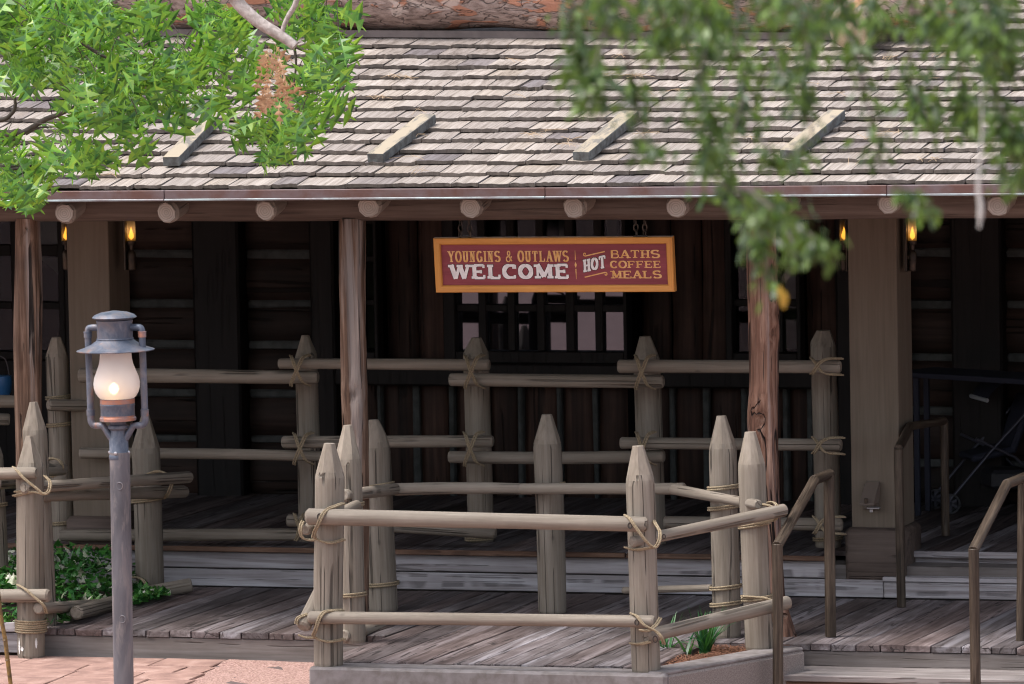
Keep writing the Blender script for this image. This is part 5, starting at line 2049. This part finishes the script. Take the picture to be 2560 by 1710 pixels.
variants_ = []
for k in range(14):
    vs, fs = lobed_leaf(1.0, k, .95)
    variants_.append(mesh('leaf', vs, fs, M_OAK, 50))
variants_dead = [mesh('dead_leaf', *lobed_leaf(1.0, 50+k, .75), M_DEAD, 50) for k in range(5)]
leaf_list = []
BL = [(40, 40, 100, 80, 22), (170, 40, 90, 70, 18), (290, 40, 90, 60, 16), (360, 20, 40, 40, 5), (40, 150, 80, 80, 14), (180, 160, 110, 80, 22), (310, 160, 80, 60, 14),
      (410, 150, 70, 50, 10), (500, 185, 70, 55, 12), (560, 230, 60, 50, 7), (470, 235, 80, 40, 9), (370, 235, 70, 50, 9), (270, 270, 80, 60, 12), (330, 330, 50, 50, 5),
      (180, 310, 60, 40, 6), (120, 380, 50, 40, 5), (225, 380, 50, 50, 8), (180, 410, 30, 30, 3), (80, 430, 60, 60, 9), (20, 470, 50, 60, 8), (60, 500, 30, 30, 3), (10, 360, 50, 40, 4),
      (600, 60, 50, 50, 8), (560, 90, 40, 50, 5), (620, 150, 40, 40, 4), (785, 60, 55, 50, 8), (838, 85, 35, 40, 6), (832, 145, 32, 45, 5), (815, 205, 32, 45, 5), (805, 255, 20, 26, 2),
      (770, 15, 40, 30, 3), (770, 170, 50, 50, 5), (760, 240, 45, 40, 5), (680, 330, 50, 40, 7), (640, 290, 30, 30, 3), (740, 310, 40, 30, 3), (680, 375, 25, 25, 2), (545, 25, 35, 30, 4), (90, 60, 120, 90, 12)]
twigs = MB()
for (cx, cy, rx, ry, n) in BL:
    for i in range(max(2, int(n*.50))):
        a, q = random.uniform(0, 2*pi), sqrt(random.random())
        px, py = cx-8+rx*q*cos(a)*.95, cy+ry*q*sin(a)-36
        c = oakp(px, py, random.uniform(-5.4, -3.2))
        base_dir = Vector((random.uniform(-1, 1), random.uniform(-1, 1), random.uniform(-.6, .2))).normalized()
        tw = c-base_dir*random.uniform(.10, .22)+Vector((0, 0, .05))
        vs, fs = tube_vf([tw, (tw+c)/2+Vector((0, 0, .015)), c], .0035, 4)
        twigs.add(vs, fs)
        m_ = random.randint(5, 8)
        a0 = random.uniform(0, 2*pi)
        for j in range(m_):
            aa = a0+2*pi*j/m_+random.uniform(-.3, .3)
            d_ = Vector((cos(aa), sin(aa)*.8, random.uniform(-1.9, .1)))+base_dir*.4
            d_.normalize()
            L = random.uniform(.18, .31)
            up_ = Vector((random.uniform(-.7, .7), -1, random.uniform(-.3, .9)))
            xx = d_.cross(up_).normalized()
            zz = xx.cross(d_).normalized()
            m = Matrix((xx*L, d_*L, zz*L)).transposed().to_4x4()
            m.translation = c
            leaf_list.append((L*(1/MPP(c)), m, random.choice(variants_)))
crown = link('crown', twigs.build('twigs', M_TWIGD, Matrix.Identity(4), None).data, Matrix.Identity(4), oak)
bpy.data.objects.remove(bpy.data.objects['twigs'])
crown['kind'] = 'stuff'
leaf_list.sort(key=lambda q: -q[0])
vis = [q for q in leaf_list if -10 < PIX(q[1].translation)[0] < 2560 and PIX(q[1].translation)[1] > -5]
rest = [q for q in leaf_list if not (-10 < PIX(q[1].translation)[0] < 2560 and PIX(q[1].translation)[1] > -5)]
for (_s, m, me) in vis[:280]:
    link('leaf', me, m, oak)
mb = MB()
for (_s, m, me) in vis[280:]+rest:
    mb.add([v.co for v in me.vertices], [tuple(p.vertices) for p in me.polygons], 0, m)
tag(mb.build('leaf', M_OAK, Matrix.Identity(4), oak, 50), kind='stuff')
for i in range(44):
    t_ = random.random()
    px = 655+45*t_+random.uniform(-22, 32)
    py = 104+135*(i/44)+random.uniform(-14, 14)
    if i < 13:
        px = 662+random.uniform(-16, 42)
    c = oakp(px, py, random.uniform(-6.1, -5.5))
    d_ = Vector((random.uniform(-.6, .6), random.uniform(-.7, .5), -1)).normalized()
    L = random.uniform(.13, .19)
    xx = d_.cross(Vector((random.uniform(-2, 2), -1, .2))).normalized()
    zz = xx.cross(d_).normalized()
    m = Matrix((xx*L, d_*L, zz*L)).transposed().to_4x4()
    m.translation = c
    link('dead_leaf', random.choice(variants_dead), m, oak)

# ================================================================== LIVE OAK (blurred, near the camera, right)
random.seed(99)
DIST = 24.5
lt = thing('live_oak_tree', 'blurred foreground tree hanging small dark green leaves over the upper right', 'tree',
           tuple(PD(5600, 855, DIST).xy)+(-.3,))
tb = Vector(PD(5600, 855, DIST))
tr = [Vector((tb.x, tb.y, -.4)), Vector((tb.x, tb.y, 2.5)), tb+Vector((-.1, 0, 1.5)), PD(4700, -600, DIST), PD(3300, -820, DIST+.5), PD(2000, -420, DIST), PD(1500, -220, DIST)]
pipe('trunk', tr[:4], .2, M_TWIG, lt, 14, 4, rs=[.26-.010*i for i in range(13)])
pipe('limb', tr[3:], .1, M_TWIG, lt, 12, 4, rs=[.13-.008*i for i in range(13)])
vl = []
for k in range(6):
    rnd = random.Random(k)
    prof = [(0, .02), (.15, .12), (.35, .20), (.6, .21), (.82, .13), (1, .01)]
    vs, fs = [], []
    cu = rnd.uniform(-.2, .3)
    for (t_, w) in prof:
        vs += [(-w, t_, .10*w-cu*t_*t_), (0, t_, -cu*t_*t_), (w, t_, .10*w-cu*t_*t_)]
    for i in range(len(prof)-1):
        fs += [(3*i, 3*i+1, 3*i+4, 3*i+3), (3*i+1, 3*i+2, 3*i+5, 3*i+4)]
    vl.append(mesh('leaf', vs, fs, M_LIVE, 60))
SPR = [  # hanging sprays: path of (px,py), spread px, leaves
    ([(1420, -60), (1440, 60), (1455, 170), (1450, 260)], 46, 80), ([(1530, -60), (1510, 90), (1480, 200), (1500, 300)], 50, 80), ([(1560, 120), (1590, 230), (1600, 330), (1640, 375)], 42, 60),
    ([(1640, -60), (1660, 60), (1640, 130)], 55, 60), ([(1760, -60), (1770, 90), (1750, 200), (1780, 330), (1770, 420)], 50, 130), ([(1850, -60), (1840, 100), (1860, 220), (1830, 330), (1790, 410)], 55, 130),
    ([(1930, -60), (1920, 60), (1940, 140), (1960, 210)], 48, 70), ([(2010, 60), (2020, 150), (2000, 240), (2030, 330), (1990, 395)], 42, 90),
    ([(1890, 330), (1930, 380), (1980, 410)], 38, 36), ([(2090, -60), (2110, 60), (2140, 130), (2160, 230), (2185, 320), (2200, 400)], 40, 100),
    ([(2190, 390), (2230, 450), (2290, 490), (2330, 520)], 32, 40), ([(2260, -60), (2290, 60), (2270, 160), (2300, 260), (2330, 300)], 60, 100),
    ([(2400, -60), (2420, 80), (2400, 200), (2430, 320)], 65, 190), ([(2500, -60), (2510, 100), (2480, 220), (2530, 330), (2520, 430)], 65, 240), ([(2450, -60), (2470, 40), (2500, 160)], 80, 120), ([(1770, -60), (1800, 40), (1830, 140)], 80, 90), ([(2560, 260), (2570, 380), (2540, 470)], 40, 50),
    ([(1800, 430), (1830, 490), (1870, 530), (1900, 590), (1920, 660), (1935, 730)], 50, 130), ([(1870, 470), (1930, 520), (1990, 560), (2040, 600), (2060, 640)], 52, 130), ([(1800, 460), (1900, 490), (2020, 510)], 50, 100), ([(1960, 560), (1990, 640), (1960, 700)], 36, 40),
    ([(1840, 480), (1900, 540), (1960, 560)], 44, 50), ([(1480, -60), (1500, 10), (1560, 60)], 90, 90), ([(1640, -60), (1680, 30), (1740, 70)], 90, 100), ([(1960, -60), (2000, 20), (2060, 70)], 90, 90), ([(2300, -60), (2340, 30), (2380, 90)], 90, 100), ([(1700, -60), (1720, 20), (1700, 80)], 70, 60), ([(2180, -60), (2190, 30), (2220, 80)], 60, 50)]
LL = []
tw = MB()
for path, spread, n in [(a_, b_*1.1, int(c_*(2.3 if a_[0][1] < 300 else 1.5))) for a_, b_, c_ in SPR]:
    dd = DIST+random.uniform(-2.0, 2.5)
    P3 = smooth_path([PD(a, b, dd+random.uniform(-.3, .3)) for a, b in path], 5)
    vs, fs = tube_vf(P3, .004, 5, rs=[.007-.004*i/(len(P3)-1) for i in range(len(P3))])
    tw.add(vs, fs)
    for i in range(n):
        if i == 0:
            cl = [random.uniform(.05, 1) for _ in range(max(3, n//20))]
        t_ = min(.999, max(0, random.choice(cl)+random.gauss(0, .055)))*(len(P3)-1)
        q = P3[int(t_)].lerp(P3[min(int(t_)+1, len(P3)-1)], t_ % 1)
        kk = MPP(q)
        ang = random.uniform(0, 2*pi)
        off = Vector((cos(ang), sin(ang)*1.2, random.uniform(-.9, .35)))*spread*kk*abs(random.gauss(0, .55))
        c = q+off
        d_ = (off.normalized()*.6+Vector((random.uniform(-.6, .6), random.uniform(-.6, .6), -.8))).normalized()
        L = random.uniform(.030, .062)
        xx = d_.cross(Vector((random.uniform(-1, 1), random.uniform(-1, 1), random.uniform(-.2, 1)))).normalized()
        zz = xx.cross(d_).normalized()
        m = Matrix((xx*L, d_*L, zz*L)).transposed().to_4x4()
        m.translation = c
        LL.append((m, random.choice(vl)))
crown2 = tw.build('crown', M_TWIGD, Matrix.Identity(4), lt)
crown2['kind'] = 'stuff'
random.shuffle(LL)
vis = [q for q in LL if PIX(q[0].translation)[1] > 0]
rest = [q for q in LL if PIX(q[0].translation)[1] <= 0]
for m, me in vis[:280]:
    link('leaf', me, m, lt)
mb = MB()
for m, me in vis[280:]+rest:
    mb.add([v.co for v in me.vertices], [tuple(p.vertices) for p in me.polygons], 0, m)
tag(mb.build('leaf', M_LIVE, Matrix.Identity(4), lt, 60), kind='stuff')
# a few yellow leaves at the lowest tip and a pale dry strand
for (px, py) in ((1962, 738), (1950, 725), (1958, 750), (1956, 744)):
    c = PD(px, py-12, DIST)
    me = vl[0].copy()
    me.materials.clear()
    me.materials.append(M_YELLOW)
    L = .055
    m = Matrix((Vector((.8, .2, .3)).normalized()*L, Vector((.1, .2, -1)).normalized()*L, Vector((-.3, -1, -.1)).normalized()*L)).transposed().to_4x4()
    m.translation = c
    o = link('leaf', me, m, lt)
    o['label'] = 'yellow leaf'
pp = [PD(a, b, DIST-1) for a, b in ((2452, 200), (2455, 320), (2450, 400), (2446, 470), (2452, 520), (2448, 570))]
o = pipe('dry_strand', pp, .006, M_MOSS, lt, 8, 5, rs=[.0015+.009*min(1, i/22)*(1 if i < 23 else .4) for i in range(26)])
